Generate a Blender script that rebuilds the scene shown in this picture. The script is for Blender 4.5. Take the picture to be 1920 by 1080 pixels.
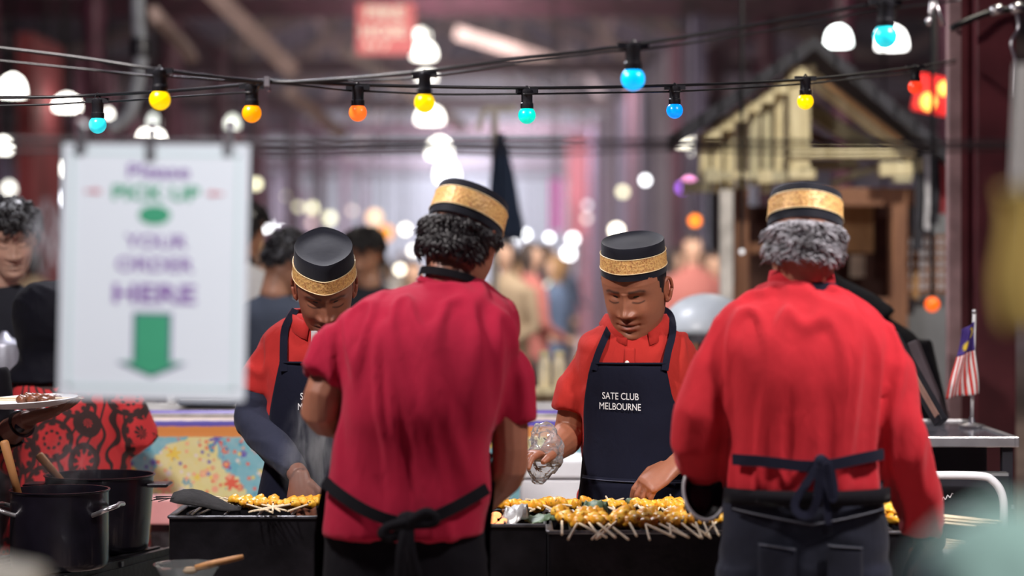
import bpy, bmesh, math, random
import numpy as np
from mathutils import Vector, Matrix, noise
random.seed(7)
sc = bpy.context.scene
for _o in list(bpy.data.objects): bpy.data.objects.remove(_o)
C = sc.collection
# ------------------------------------------------------------------ camera, world, lights, exposure
F = 4200.0; CAMZ = 1.55; HY = 500.0          # focal length in px, eye height, horizon row
cam_d = bpy.data.cameras.new('camera'); cam = bpy.data.objects.new('camera', cam_d); C.objects.link(cam)
cam.location = (0, 0, CAMZ); cam.rotation_euler = (math.pi/2, 0, 0)
cam_d.sensor_width = 36; cam_d.lens = F/1920*36; cam_d.shift_y = (HY-540)/1920
cam_d.clip_end = 300; cam_d.clip_start = 0.05
cam_d.dof.use_dof = True; cam_d.dof.focus_distance = 5.9; cam_d.dof.aperture_fstop = 1.5
sc.camera = cam
w = bpy.data.worlds.new('world'); sc.world = w; w.use_nodes = True
w.node_tree.nodes['Background'].inputs[0].default_value = (0.27, 0.15, 0.44, 1)
w.node_tree.nodes['Background'].inputs[1].default_value = 0.08
sc.view_settings.view_transform = 'Standard'; sc.view_settings.look = 'None'
sc.view_settings.exposure = 0.0; sc.view_settings.gamma = 1.0; sc.view_settings.use_curve_mapping = False
sc.cycles.use_denoising = True; sc.cycles.max_bounces = 6; sc.cycles.transparent_max_bounces = 12
sc.cycles.volume_bounces = 0; sc.cycles.sample_clamp_indirect = 4.0; sc.cycles.caustics_reflective = False; sc.cycles.caustics_refractive = False

def area(name, loc, target, size, power, color=(1, 1, 1), spread=None):
    l = bpy.data.lights.new(name, 'AREA'); l.size = size; l.energy = power; l.color = color
    if spread: l.spread = math.radians(spread)
    o = bpy.data.objects.new(name, l); C.objects.link(o); o.location = loc
    o.rotation_euler = (Vector(target)-Vector(loc)).to_track_quat('-Z', 'Y').to_euler()
    return o
# stall floodlights hung over the grills: a strong one upper left, a softer one to the right, one behind the cooks
area('flood_key', (-1.55, 4.55, 3.25), (-0.15, 5.5, 1.2), 0.22, 95, (1.0, 0.93, 0.90))
area('flood_right', (1.75, 4.2, 3.25), (1.1, 5.3, 1.2), 0.25, 27, (1.0, 0.92, 0.9), 80)
area('flood_back', (-1.0, 8.2, 3.7), (-0.2, 6.0, 1.3), 0.6, 85, (0.93, 0.92, 1.0))
def spot(name, loc, target, power, deg, color=(1, 1, 1), blend=.3, rad=.05):
    l = bpy.data.lights.new(name, 'SPOT'); l.energy = power; l.color = color; l.spot_size = math.radians(deg); l.spot_blend = blend; l.shadow_soft_size = rad
    o = bpy.data.objects.new(name, l); C.objects.link(o); o.location = loc; o.rotation_euler = (Vector(target)-Vector(loc)).to_track_quat('-Z', 'Y').to_euler(); return o
area('fire_sign_fill', (-1.9, 15.5, 4.4), (-1.1, 20, 3.7), .3, 6, (1, .9, .85), 50)  # added unseen fill that brightens the fire hose sign
spot('order_sign_fill', (0.35, 1.5, 2.7), (-0.57, 3.56, 1.54), 260, 16, (.97, .98, 1))  # added narrow spot, no visible fitting, lights only the order sign
spot('foreground_fill', (1.3, .2, 3.2), (.55, 1.75, 1.4), 200, 42, (1, .95, .85))  # unseen fill added to brighten the blurred foreground cloths
spot('notice_fill', (.55, 1.4, 2.7), (.80, 3.4, 1.75), 60, 13, (1, .97, .92))  # extra unseen spot added to whiten the paper notice
area('kiosk_fill', (2.3, 8.2, 4.0), (1.5, 10.6, 2.0), .3, 100, (1, .93, .8))  # added unseen fill in front of the kiosk, brightens its pine boards
# floodlights of the hall beyond
for hx, hy, hp, hc in [(-2.0, 15, 45, (1, .92, .8)), (2.0, 14, 40, (1, .9, .8)), (-.6, 24, 160, (1, .9, .8)), (0.4, 33, 380, (1, .9, .85)), (0.0, 43, 800, (.93, .90, 1)), (-1.4, 56, 1900, (.85, .88, 1)), (-1.5, 70, 1800, (.82, .86, 1))]:
    area('hall_flood', (hx, hy, 5.4), (hx, hy+1.5, 0), 1.2, hp, hc)
area('crowd_front_fill', (.5, 12.3, 4.4), (.3, 24, .6), .5, 130, (1, .9, .8), 80)  # added unseen fill, lights the crowd from the camera side

# ------------------------------------------------------------------ helpers
def P(px, py, Y): return Vector(((px-960)*Y/F, Y, CAMZ+(HY-py)*Y/F))
def M(px, Y): return px*Y/F
def V(*a): return Vector(a)

def tag(o, label, cat=None, group=None, kind=None):
    o['label'] = label
    if cat: o['category'] = cat
    if group: o['group'] = group
    if kind: o['kind'] = kind
    return o
def thing(name, label, cat, loc=(0, 0, 0), group=None, rz=0):
    o = bpy.data.objects.new(name, None); C.objects.link(o); o.location = loc; o.rotation_euler = (0, 0, rz)
    o.empty_display_size = 0.1
    return tag(o, label, cat, group)
def adopt(o, parent, world=True):
    o.parent = parent
    if world: o.matrix_parent_inverse = (Matrix.Translation(parent.location) @ parent.rotation_euler.to_matrix().to_4x4()).inverted() if parent.parent is None else Matrix.Identity(4)
    return o
def copy_tree(o, parent=None):
    c = o.copy(); C.objects.link(c); c.parent = parent
    for ch in o.children: copy_tree(ch, c)
    return c

ORD = 'first second third fourth fifth sixth seventh eighth ninth tenth eleventh twelfth thirteenth fourteenth fifteenth sixteenth seventeenth eighteenth nineteenth twentieth twenty-first twenty-second twenty-third twenty-fourth twenty-fifth twenty-sixth twenty-seventh twenty-eighth twenty-ninth thirtieth'.split()
def number(objs, fmt, key=lambda o: o.location.x):
    for o, w_ in zip(sorted(objs, key=key), ORD): o['label'] = fmt % w_

class MB:
    def __init__(s): s.v = []; s.f = []
    def add(s, vs, fs):
        b = len(s.v); s.v.extend([tuple(q) for q in vs]); s.f.extend([tuple(i+b for i in q) for q in fs]); return s
    def box(s, c, size, R=None):
        x, y, z = [q/2 for q in size]; c = Vector(c)
        vs = [V(a, b, d) for a in (-x, x) for b in (-y, y) for d in (-z, z)]
        if R is not None: vs = [R @ q for q in vs]
        return s.add([q+c for q in vs], [(0, 1, 3, 2), (4, 6, 7, 5), (0, 4, 5, 1), (2, 3, 7, 6), (0, 2, 6, 4), (1, 5, 7, 3)])
    def beam(s, a, b, w_, h_, up=(0, 0, 1)):
        a = Vector(a); b = Vector(b); d = (b-a); L = d.length; d.normalize(); u = Vector(up)
        if abs(d.dot(u)) > .98: u = V(0, 1, 0)
        x = d.cross(u).normalized(); z = x.cross(d)
        R = Matrix((x, d, z)).transposed()
        return s.box((a+b)/2, (w_, L, h_), R)
    def loft(s, rings, cap=True):
        n = len(rings[0]); vs = [q for r in rings for q in r]; fs = []
        for i in range(len(rings)-1):
            for j in range(n):
                k = (j+1) % n
                fs.append((i*n+j, i*n+k, (i+1)*n+k, (i+1)*n+j))
        if cap:
            fs.append(tuple(reversed(range(n)))); fs.append(tuple((len(rings)-1)*n+j for j in range(n)))
        return s.add(vs, fs)
    def tube(s, pts, rad, n=12, up=None, flat=1.0, cap=True):
        pts = [Vector(p) for p in pts]
        if not isinstance(rad, (list, tuple)): rad = [rad]*len(pts)
        tang = []
        for i in range(len(pts)):
            a = pts[max(i-1, 0)]; b = pts[min(i+1, len(pts)-1)]; tang.append((b-a).normalized())
        t0 = tang[0]; u = Vector(up) if up is not None else (V(0, 0, 1) if abs(t0.z) < .9 else V(0, 1, 0))
        u = (u-t0*u.dot(t0)).normalized(); rings = []
        for p, t, r in zip(pts, tang, rad):
            u = (u-t*u.dot(t)).normalized(); x = t.cross(u)
            r1, r2 = (r if isinstance(r, (tuple, list)) else (r, r*flat))
            rings.append([p+x*(math.cos(2*math.pi*j/n)*r1)+u*(math.sin(2*math.pi*j/n)*r2) for j in range(n)])
        return s.loft(rings, cap)
    def lathe(s, prof, n=32, M4=Matrix.Identity(4), sx=1, sy=1):
        rings = [[M4 @ V(r*sx*math.cos(2*math.pi*j/n), r*sy*math.sin(2*math.pi*j/n), z) for j in range(n)] for r, z in prof]
        return s.loft(rings, True)
    def ell(s, c, r, R=None, n=14, m=8):
        c = Vector(c); rings = []
        for i in range(m+1):
            a = -math.pi/2+math.pi*(i+.001 if i == 0 else (i-.001 if i == m else i))/m
            rings.append([V(r[0]*math.cos(a)*math.cos(2*math.pi*j/n), r[1]*math.cos(a)*math.sin(2*math.pi*j/n), r[2]*math.sin(a)) for j in range(n)])
        if R is not None: rings = [[R @ q for q in g] for g in rings]
        return s.loft([[q+c for q in g] for g in rings], True)
    def prism(s, poly, t, M4=Matrix.Identity(4)):
        n = len(poly)
        vs = [M4 @ V(x, 0, z) for x, z in poly]+[M4 @ V(x, t, z) for x, z in poly]
        fs = [tuple(range(n)), tuple(reversed(range(n, 2*n)))]+[(i, i+n, (i+1) % n+n, (i+1) % n) for i in range(n)]
        return s.add(vs, fs)
    def grid(s, fn, nu, nv, thick=None):
        # fn(u,v)->Vector, u,v in 0..1 ; optional thickness vector makes a closed sheet
        vs = [fn(i/(nu-1), j/(nv-1)) for j in range(nv) for i in range(nu)]
        fs = [(j*nu+i, j*nu+i+1, (j+1)*nu+i+1, (j+1)*nu+i) for j in range(nv-1) for i in range(nu-1)]
        if thick is None: return s.add(vs, fs)
        th = Vector(thick); b = len(vs); vs2 = [q+th for q in vs]
        fs += [tuple(reversed([q+b for q in f])) for f in fs]
        per = [i for i in range(nu)]+[j*nu+nu-1 for j in range(1, nv)]+[(nv-1)*nu+i for i in range(nu-2, -1, -1)]+[j*nu for j in range(nv-2, 0, -1)]
        for a, c in zip(per, per[1:]+per[:1]): fs.append((c, a, a+b, c+b))
        return s.add(vs+vs2, fs)
    def ribbon(s, pts, nrm, wid, th=0.003):
        pts = [Vector(p) for p in pts]; rings = []
        if isinstance(nrm, Vector) or isinstance(nrm, tuple): nrm = [Vector(nrm)]*len(pts)
        if not isinstance(wid, (list, tuple)): wid = [wid]*len(pts)
        for i, (p, n_, w_) in enumerate(zip(pts, nrm, wid)):
            t = (pts[min(i+1, len(pts)-1)]-pts[max(i-1, 0)]).normalized(); n_ = (n_-t*n_.dot(t)).normalized(); b = t.cross(n_)
            rings.append([p+b*(w_/2)+n_*(th/2), p-b*(w_/2)+n_*(th/2), p-b*(w_/2)-n_*(th/2), p+b*(w_/2)-n_*(th/2)])
        return s.loft(rings, True)
    def mesh(s, name):
        me = bpy.data.meshes.new(name); me.from_pydata(s.v, [], s.f); me.update(); return me
    def build(s, name, m, parent=None, smooth=False, local=False, bevel=0):
        me = s.mesh(name); bm = bmesh.new(); bm.from_mesh(me); bmesh.ops.recalc_face_normals(bm, faces=bm.faces); bm.to_mesh(me); bm.free()
        if m is not None: me.materials.append(m)
        if smooth:
            me.polygons.foreach_set('use_smooth', [True]*len(me.polygons))
            if smooth == 'auto': me.set_sharp_from_angle(angle=math.radians(38))
        o = bpy.data.objects.new(name, me); C.objects.link(o)
        if parent is not None: adopt(o, parent, not local)
        if bevel:
            b = o.modifiers.new('bevel', 'BEVEL'); b.width = bevel; b.segments = 2; b.limit_method = 'ANGLE'
        return o

def rounded(pts, k=4):
    """Catmull-Rom resample of a polyline"""
    pts = [Vector(p) for p in pts]; out = []
    for i in range(len(pts)-1):
        p0 = pts[max(i-1, 0)]; p1 = pts[i]; p2 = pts[i+1]; p3 = pts[min(i+2, len(pts)-1)]
        for j in range(k):
            t = j/k; out.append(.5*((2*p1)+(p2-p0)*t+(2*p0-5*p1+4*p2-p3)*t*t+(3*p1-p0-3*p2+p3)*t**3))
    return out+[pts[-1]]

def remesh(mb, voxel, smooth=6, fac=.5):
    me = mb.mesh('tmp'); bm = bmesh.new(); bm.from_mesh(me); bmesh.ops.recalc_face_normals(bm, faces=bm.faces); bm.to_mesh(me); bm.free()
    o = bpy.data.objects.new('tmp', me); C.objects.link(o)
    r = o.modifiers.new('r', 'REMESH'); r.mode = 'VOXEL'; r.voxel_size = voxel; r.adaptivity = 0
    if smooth:
        q = o.modifiers.new('s', 'SMOOTH'); q.factor = fac; q.iterations = smooth
    dg = bpy.context.evaluated_depsgraph_get(); ev = o.evaluated_get(dg); em = ev.to_mesh()
    n = len(em.vertices); co = np.empty(n*3); em.vertices.foreach_get('co', co); co = co.reshape(-1, 3)
    fs = [tuple(p.vertices) for p in em.polygons]
    ev.to_mesh_clear(); bpy.data.objects.remove(o); bpy.data.meshes.remove(me)
    return co, fs

def mesh_obj(name, co, fs, m, parent=None, smooth=True, col=None, local=False, origin=None):
    me = bpy.data.meshes.new(name)
    if origin is not None: co = np.asarray(co)-np.array(origin)
    me.from_pydata([tuple(q) for q in co], [], fs); me.update()
    if m is not None: me.materials.append(m)
    if smooth: me.polygons.foreach_set('use_smooth', [True]*len(me.polygons))
    if col is not None:
        a = me.color_attributes.new('Col', 'FLOAT_COLOR', 'POINT')
        c4 = np.ones((len(co), 4)); c4[:, :3] = col; a.data.foreach_set('color', c4.ravel())
    o = bpy.data.objects.new(name, me); C.objects.link(o)
    if origin is not None: o.location = origin
    if parent is not None: adopt(o, parent, not local)
    return o

def displace(co, fs, fn):
    me = bpy.data.meshes.new('d'); me.from_pydata([tuple(q) for q in co], [], fs); me.update()
    nn = np.empty(len(co)*3); me.vertices.foreach_get('normal', nn); nn = nn.reshape(-1, 3); bpy.data.meshes.remove(me)
    d = np.array([fn(Vector(p)) for p in co]); return co+nn*d[:, None]

def text_geo(s, bold=0.0, extr=0.0):
    cu = bpy.data.curves.new('t', 'FONT'); cu.body = s; cu.align_x = 'CENTER'; cu.align_y = 'CENTER'; cu.offset = bold; cu.extrude = extr; cu.resolution_u = 4
    o = bpy.data.objects.new('t', cu); C.objects.link(o); dg = bpy.context.evaluated_depsgraph_get(); em = o.evaluated_get(dg).to_mesh()
    vs = [Vector(q.co) for q in em.vertices]; fs = [tuple(p.vertices) for p in em.polygons]
    o.evaluated_get(dg).to_mesh_clear(); bpy.data.objects.remove(o); bpy.data.curves.remove(cu)
    xs = [q.x for q in vs]; ys = [q.y for q in vs]
    cx, cy = (min(xs)+max(xs))/2, (min(ys)+max(ys))/2; W = max(xs)-min(xs); H = max(ys)-min(ys)
    return [V((q.x-cx)/W, (q.y-cy)/H, q.z) for q in vs], fs     # unit box -0.5..0.5

# ------------------------------------------------------------------ materials
MATS = {}
class NT:
    def __init__(s, name):
        s.m = bpy.data.materials.new(name); s.m.use_nodes = True; s.t = s.m.node_tree; s.b = s.t.nodes['Principled BSDF']; s.out = s.t.nodes['Material Output']
    def n(s, typ, **kw):
        q = s.t.nodes.new('ShaderNode'+typ)
        for k, v_ in kw.items():
            if k.startswith('i_'):
                key = k[2:]; inp = q.inputs[int(key)] if key.isdigit() else q.inputs[key.replace('_', ' ')]
                if isinstance(v_, bpy.types.NodeSocket): s.t.links.new(v_, inp)
                else: inp.default_value = v_
            else: setattr(q, k, v_)
        return q
    def set(s, key, v_):
        inp = s.b.inputs[key]
        if isinstance(v_, bpy.types.NodeSocket): s.t.links.new(v_, inp)
        else: inp.default_value = v_
    def coord(s, kind='Object', scale=(1, 1, 1), loc=(0, 0, 0), rot=(0, 0, 0)):
        tc = s.n('TexCoord'); mp = s.n('Mapping', i_Vector=tc.outputs[kind], i_Scale=scale, i_Location=loc, i_Rotation=rot); return mp.outputs[0]
    def math(s, op, a, b=0.0, clamp=False):
        q = s.n('Math', operation=op, i_0=a, i_1=b); q.use_clamp = clamp; return q.outputs[0]
    def ramp(s, fac, stops, interp='LINEAR'):
        q = s.n('ValToRGB', i_Fac=fac); r = q.color_ramp; r.interpolation = interp
        while len(r.elements) > 1: r.elements.remove(r.elements[0])
        r.elements[0].position = stops[0][0]; r.elements[0].color = (*stops[0][1], 1)
        for p_, c_ in stops[1:]:
            e = r.elements.new(p_); e.color = (*c_, 1)
        return q.outputs[0]
    def mix(s, fac, a, b, blend='MIX'):
        q = s.n('Mix', data_type='RGBA', blend_type=blend)
        for i, v_ in ((0, fac), (6, a), (7, b)):
            inp = q.inputs[i]
            if isinstance(v_, bpy.types.NodeSocket): s.t.links.new(v_, inp)
            elif i == 0: inp.default_value = v_
            else: inp.default_value = (*v_, 1)
        return q.outputs[2]
    def bump(s, h, strength=.3, dist=.01):
        q = s.n('Bump', i_Height=h, i_Strength=strength, i_Distance=dist); s.t.links.new(q.outputs[0], s.b.inputs['Normal'])

def mat(name, col, rough=.6, metal=0, var=.25, vs=12, bump=0, bs=80, emit=None, es=0, spec=.5, trans=0, coat=0):
    if name in MATS: return MATS[name]
    t = NT(name); co = t.coord()
    nz = t.n('TexNoise', i_Vector=co, i_Scale=vs, i_Detail=4.0).outputs[0]
    c = t.ramp(nz, [(.3, tuple(q*(1-var) for q in col)), (.7, tuple(min(1, q*(1+var)) for q in col))])
    t.set('Base Color', c); t.set('Roughness', rough); t.set('Metallic', metal); t.set('Specular IOR Level', spec)
    if bump: t.bump(t.n('TexNoise', i_Vector=co, i_Scale=bs, i_Detail=3.0).outputs[0], bump, .004)
    if emit: t.set('Emission Color', (*emit, 1)); t.set('Emission Strength', es)
    if trans: t.set('Transmission Weight', trans)
    if coat: t.set('Coat Weight', coat); t.set('Coat Roughness', .05)
    MATS[name] = t.m; return t.m
def glow(name, col, es, rough=.25, base=None):
    if name in MATS: return MATS[name]
    t = NT(name); b = base or col; lw = t.n('TexNoise', i_Vector=t.coord(), i_Scale=6.0).outputs[0]
    t.set('Base Color', t.ramp(lw, [(0, tuple(q*.9 for q in b)), (1, b)])); t.set('Roughness', rough); t.set('Emission Color', (*col, 1)); t.set('Emission Strength', es)
    MATS[name] = t.m; return t.m
def cloth(name, col, rough=.85, weave=900, var=.12, sheen=.06, bump=.5):
    t = NT(name); co = t.coord()
    nz = t.n('TexNoise', i_Vector=co, i_Scale=7.0, i_Detail=5.0).outputs[0]
    fine = t.n('TexNoise', i_Vector=co, i_Scale=float(weave), i_Detail=1.0).outputs[0]
    c = t.ramp(nz, [(.3, tuple(q*(1-var) for q in col)), (.7, tuple(min(1, q*(1+var)) for q in col))])
    c = t.mix(t.math('MULTIPLY', fine, .25), c, tuple(q*.6 for q in col)); t.set('Base Color', c)
    t.set('Roughness', rough); t.set('Sheen Weight', sheen); t.set('Specular IOR Level', .12)
    md = t.n('TexNoise', i_Vector=t.coord(scale=(1, 1, .5)), i_Scale=28.0, i_Detail=4.0, i_Distortion=.6).outputs[0]
    t.bump(t.math('ADD', t.math('MULTIPLY', fine, .12), md), bump, .006); MATS[name] = t.m; return t.m

def skin_mat():
    t = NT('skin'); a = t.n('Attribute', attribute_name='Col').outputs['Color']; co = t.coord()
    nz = t.n('TexNoise', i_Vector=co, i_Scale=60.0, i_Detail=5.0).outputs[0]
    t.set('Base Color', t.mix(t.math('MULTIPLY', nz, .3), a, (.5, .22, .15), 'MULTIPLY')); t.set('Roughness', .48); t.set('Subsurface Weight', .12); t.set('Subsurface Radius', (.012, .004, .002)); t.set('Subsurface Scale', .6)
    t.bump(t.n('TexNoise', i_Vector=co, i_Scale=450.0).outputs[0], .06, .002); return t.m
SKIN = skin_mat()

def brocade():
    t = NT('gold_brocade'); co = t.coord()
    v1 = t.n('TexVoronoi', i_Vector=co, i_Scale=110.0); v2 = t.n('TexVoronoi', i_Vector=co, i_Scale=240.0)
    c = t.ramp(v1.outputs['Distance'], [(.0, (.35, .07, .03)), (.22, (.55, .27, .07)), (.5, (.80, .50, .18)), (.8, (.38, .13, .05))])
    c2 = t.ramp(v2.outputs['Distance'], [(.2, (.32, .06, .03)), (.5, (.80, .50, .18))])
    t.set('Base Color', t.mix(.45, c, c2)); t.set('Roughness', .5); t.set('Metallic', .12); t.bump(v1.outputs['Distance'], .5, .003); return t.m
GOLD = brocade()

def batik():
    t = NT('batik_print'); co = t.coord(scale=(1, .35, 1))
    wz = t.n('TexNoise', i_Vector=co, i_Scale=5.0, i_Detail=1.0).outputs[1]
    cw = t.mix(.06, co, wz, 'ADD')
    v = t.n('TexVoronoi', i_Vector=cw, i_Scale=8.5); d = v.outputs['Distance']
    loc = t.n('VectorMath', operation='SUBTRACT', i_0=cw, i_1=v.outputs['Position'])
    sp = t.n('SeparateXYZ', i_Vector=loc.outputs[0])
    ang = t.math('ARCTAN2', sp.outputs[2], sp.outputs[0])
    pet = t.math('SINE', t.math('MULTIPLY', ang, 9.0)); pet = t.math('MULTIPLY', pet, .5)
    r = t.math('MULTIPLY', d, 34.0)
    petal = t.math('GREATER_THAN', t.math('ADD', pet, t.math('SINE', r)), .62)
    core = t.math('LESS_THAN', d, .09)
    rim = t.math('LESS_THAN', t.math('ABSOLUTE', t.math('SUBTRACT', d, .50)), .055)
    leaf = t.n('TexWave', i_Vector=cw, i_Scale=11.0, i_Distortion=9.0, i_Detail=1.0).outputs[1]
    leafm = t.math('GREATER_THAN', leaf, .74)
    inside = t.math('LESS_THAN', d, .46)
    m1 = t.math('MULTIPLY', petal, inside); m2 = t.math('MAXIMUM', m1, rim); m2 = t.math('MAXIMUM', m2, t.math('MULTIPLY', leafm, t.math('SUBTRACT', 1.0, inside)))
    m2 = t.math('MULTIPLY', m2, t.math('SUBTRACT', 1.0, core))
    t.set('Base Color', t.mix(m2, (.62, .035, .04), (.045, .02, .02))); t.set('Roughness', .8)
    t.bump(t.n('TexNoise', i_Vector=t.coord(scale=(1, 1, .4)), i_Scale=22.0, i_Detail=4.0).outputs[0], .35, .01); return t.m

def floral():
    t = NT('floral_oilcloth'); co = t.coord(scale=(1, 0, 1))
    big = t.n('TexNoise', i_Vector=co, i_Scale=3.4, i_Detail=1.0).outputs[0]
    fine = t.n('TexNoise', i_Vector=co, i_Scale=26.0, i_Detail=3.0).outputs[0]
    base = t.mix(t.math('GREATER_THAN', t.math('ADD', big, t.math('MULTIPLY', fine, .12)), .60), (.05, .45, .58), (.80, .74, .22))
    base = t.mix(t.math('MULTIPLY', fine, .5), base, (.9, .95, .9))
    for sc_, thr, off in ((13.0, .30, 0), (24.0, .27, 3.1), (44.0, .27, 7.7)):
        c2 = t.coord(scale=(1, 0, 1), loc=(off, 0, off*.7))
        v = t.n('TexVoronoi', i_Vector=c2, i_Scale=sc_); d = v.outputs['Distance']
        hue = t.n('SeparateColor', i_Color=v.outputs['Color']).outputs[0]
        fc = t.ramp(hue, [(0, (.85, .16, .10)), (.2, (.95, .45, .30)), (.36, (.16, .12, .50)), (.52, (.85, .80, .78)), (.68, (.9, .70, .12)), (.84, (.05, .35, .55)), (1, (.8, .25, .35))], 'CONSTANT')
        loc = t.n('VectorMath', operation='SUBTRACT', i_0=c2, i_1=v.outputs['Position']); sp = t.n('SeparateXYZ', i_Vector=loc.outputs[0])
        ang = t.math('ARCTAN2', sp.outputs[2], sp.outputs[0]); edge = t.math('ADD', thr, t.math('MULTIPLY', t.math('SINE', t.math('MULTIPLY', ang, 6.0)), .08))
        base = t.mix(t.math('LESS_THAN', d, edge), base, fc)
        base = t.mix(t.math('LESS_THAN', d, thr*.32), base, (.95, .85, .4))
    z = t.n('SeparateXYZ', i_Vector=t.n('TexCoord').outputs['Object']).outputs[2]
    zz = t.math('ADD', z, t.math('MULTIPLY', fine, .008))
    sel = t.ramp(t.math('MULTIPLY', t.math('SUBTRACT', 1.085, zz), 5.0, True), [(0, (.15, .10, .42)), (.10, (.75, .65, .6)), (.16, (.12, .10, .5)), (.25, (.75, .30, .08)), (.36, (.8, .33, .1)), (.42, (.8, .74, .3))], 'CONSTANT')
    base = t.mix(t.math('GREATER_THAN', zz, 1.0), base, sel)
    t.set('Base Color', base); t.set('Roughness', .35); return t.m

def wood(name, c1, c2, scale=6, rough=.6, axis=(1, 1, .12)):
    t = NT(name); co = t.coord(scale=axis)
    nz = t.n('TexNoise', i_Vector=co, i_Scale=scale*4, i_Detail=6.0, i_Distortion=1.2).outputs[0]
    t.set('Base Color', t.ramp(nz, [(.3, c1), (.7, c2)])); t.set('Roughness', rough); t.bump(nz, .2, .003); MATS[name] = t.m; return t.m
# ------------------------------------------------------------------ the setting: market shed
AX = -0.0207                                   # the shed's axis runs slightly to the left
def H(x, y, z): return V(x+AX*y, y, z)
def struct(o): o['kind'] = 'structure'; return o
m_floor = mat('concrete_floor', (.55, .42, .37), .45, var=.3, vs=1.5, bump=.2, bs=30)
m_dark = mat('roof_lining', (.05, .035, .06), .8, var=.4, vs=.8)
m_iron = mat('maroon_iron', (.085, .022, .045), .5, var=.3, vs=6)
m_slate = mat('slate_purple_boards', (.12, .085, .14), .8, var=.35, vs=2)
m_pale = mat('pale_rafter_timber', (.30, .22, .21), .7, var=.3, vs=2)
m_haze = mat('haze_toned_end_wall', (.75, .76, .84), .9, var=.08, vs=.4)  # wall's pale tone stands in for the bright haze at the far end
b = MB(); b.add([H(-14, -2, 0), H(14, -2, 0), H(14, 82, 0), H(-14, 82, 0)], [(0, 1, 2, 3)]); fl = struct(b.build('floor', m_floor)); fl['label'] = 'worn concrete floor of the market shed'
b = MB()
for s in (-1, 1): b.grid(lambda u, v: H(s*u*13, 9+v*73, 9.2-u*5.0), 2, 2, (0, 0, .12))
ce = struct(b.build('ceiling', m_dark)); ce['label'] = 'dark pitched shed roof with timber rafters'
RM = [(m_pale, 0), (m_iron, 1)]
for k in range(8):                              # trusses across the shed
    y = 17+k*7.2
    t = MB(); t.beam(H(-12.5, y, 4.35), H(12.5, y, 4.35), .16, .22); tr = t.build('truss_beam', m_iron, ce, local=True)
    for s in (-1, 1):
        t = MB(); t.beam(H(0, y, 8.95), H(s*12.5, y, 4.2), .18, .26); t.build('rafter', m_pale, ce, local=True)
        t = MB(); t.beam(H(s*3.2, y, 4.4), H(s*6.3, y, 6.5), .12, .14); t.build('strut', m_iron, ce, local=True)
        t = MB(); t.beam(H(s*3.2, y, 4.4), H(s*.3, y, 8.6), .12, .14); t.build('strut', m_pale, ce, local=True)
for x in (-11, -8.5, -6, -3.6, -1.4, 1.4, 3.6, 6, 8.5, 11):
    t = MB(); t.beam(H(x, 12, 9.0-abs(x)/13*5), H(x, 80, 9.0-abs(x)/13*5), .12, .18); t.build('purlin', m_pale, ce, local=True)
cols_ = {-1: [], 1: []}
for i, y in enumerate([15.2, 19.6, 24.6, 29.5, 35, 42, 50, 60, 71]):
    for s, xx in ((-1, -3.25), (1, 3.3)):
        t = MB(); r = .085 if y < 22 else .11
        t.lathe([(r*1.8, 0), (r*1.8, .25), (r*1.2, .35), (r, .5), (r, 3.6), (r*1.25, 3.7), (r*1.25, 3.8), (r, 3.9), (r, 4.3), (r*1.7, 4.4)], 14, Matrix.Translation(H(xx, y, 0)))
        cols_[s].append(t.build('hall_column', m_iron, smooth='auto')); tag(cols_[s][-1], ['maroon cast iron column standing along the left side of the shed', 'maroon cast iron column standing along the right side of the shed'][s > 0], 'column', ['shed columns on the left', 'shed columns on the right'][s > 0])
for s, w_ in ((-1, 'left'), (1, 'right')):
    for o, k_ in zip(cols_[s], ORD): o['label'] = 'maroon cast iron column on the %s of the aisle, %s from the front' % (w_, k_)
# thin smoke haze filling the far half of the shed
hz = bpy.data.materials.new('thin_haze'); hz.use_nodes = True; hz.node_tree.nodes.remove(hz.node_tree.nodes['Principled BSDF']); _v = hz.node_tree.nodes.new('ShaderNodeVolumeScatter'); _v.inputs['Color'].default_value = (.86, .86, 1, 1); _v.inputs['Density'].default_value = .009; hz.node_tree.links.new(_v.outputs[0], hz.node_tree.nodes['Material Output'].inputs['Volume'])
b = MB(); b.box(H(0, 51, 2.3), (24, 58, 4.5)); o = b.build('haze', hz); tag(o, 'thin pale smoke haze hanging in the far half of the shed', 'haze', kind='stuff')
b = MB(); b.box(H(0, 82, 4.6), (27, .3, 9.2)); o = struct(b.build('wall_back', m_haze)); o['label'] = 'end wall toned like bright haze far down the shed'
b = MB(); b.box(H(-12.6, 46, 2.4), (.2, 72, 4.8)); o = struct(b.build('wall_left', m_slate)); o['label'] = 'dark side wall on the left of the shed'
b = MB(); b.box(H(12.6, 46, 2.4), (.2, 72, 4.8)); o = struct(b.build('wall_right', m_slate)); o['label'] = 'dark side wall on the right of the shed'
# boarded stall partitions along the right of the aisle: separate boards
m_b = [mat('board_slate', (.15, .13, .21), .8, vs=2), mat('board_plum', (.16, .07, .11), .8, vs=2), mat('board_grey', (.26, .23, .30), .8, vs=2), mat('board_oxblood', (.26, .05, .06), .8, vs=2)]
pt = thing('stall_partition', 'tall partition of dark purple boards along the right of the aisle', 'partition', H(2.3, 30, 0))
for k in range(26):
    y = 24+k*1.05; hgt = 4.1+.3*random.random(); t = MB(); t.box(H(2.45+.1*random.random(), y, hgt/2), (.12, 1.0, hgt)); t.build('board', m_b[random.choice([0, 0, 1, 2, 1, 0, 3])], pt)
pl = thing('market_booth', 'row of dark booth panels along the left of the aisle', 'booth', H(-3.4, 30, 0))
for k in range(24):
    y = 21+k*1.5; hgt = 3.0+.8*random.random(); t = MB(); t.box(H(-3.7-.3*random.random(), y, hgt/2), (.14, 1.4, hgt)); t.build('panel', m_b[random.choice([0, 1, 1, 3, 2])], pl)
pk = glow('magenta_light', (.75, .08, .5), .55)
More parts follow.
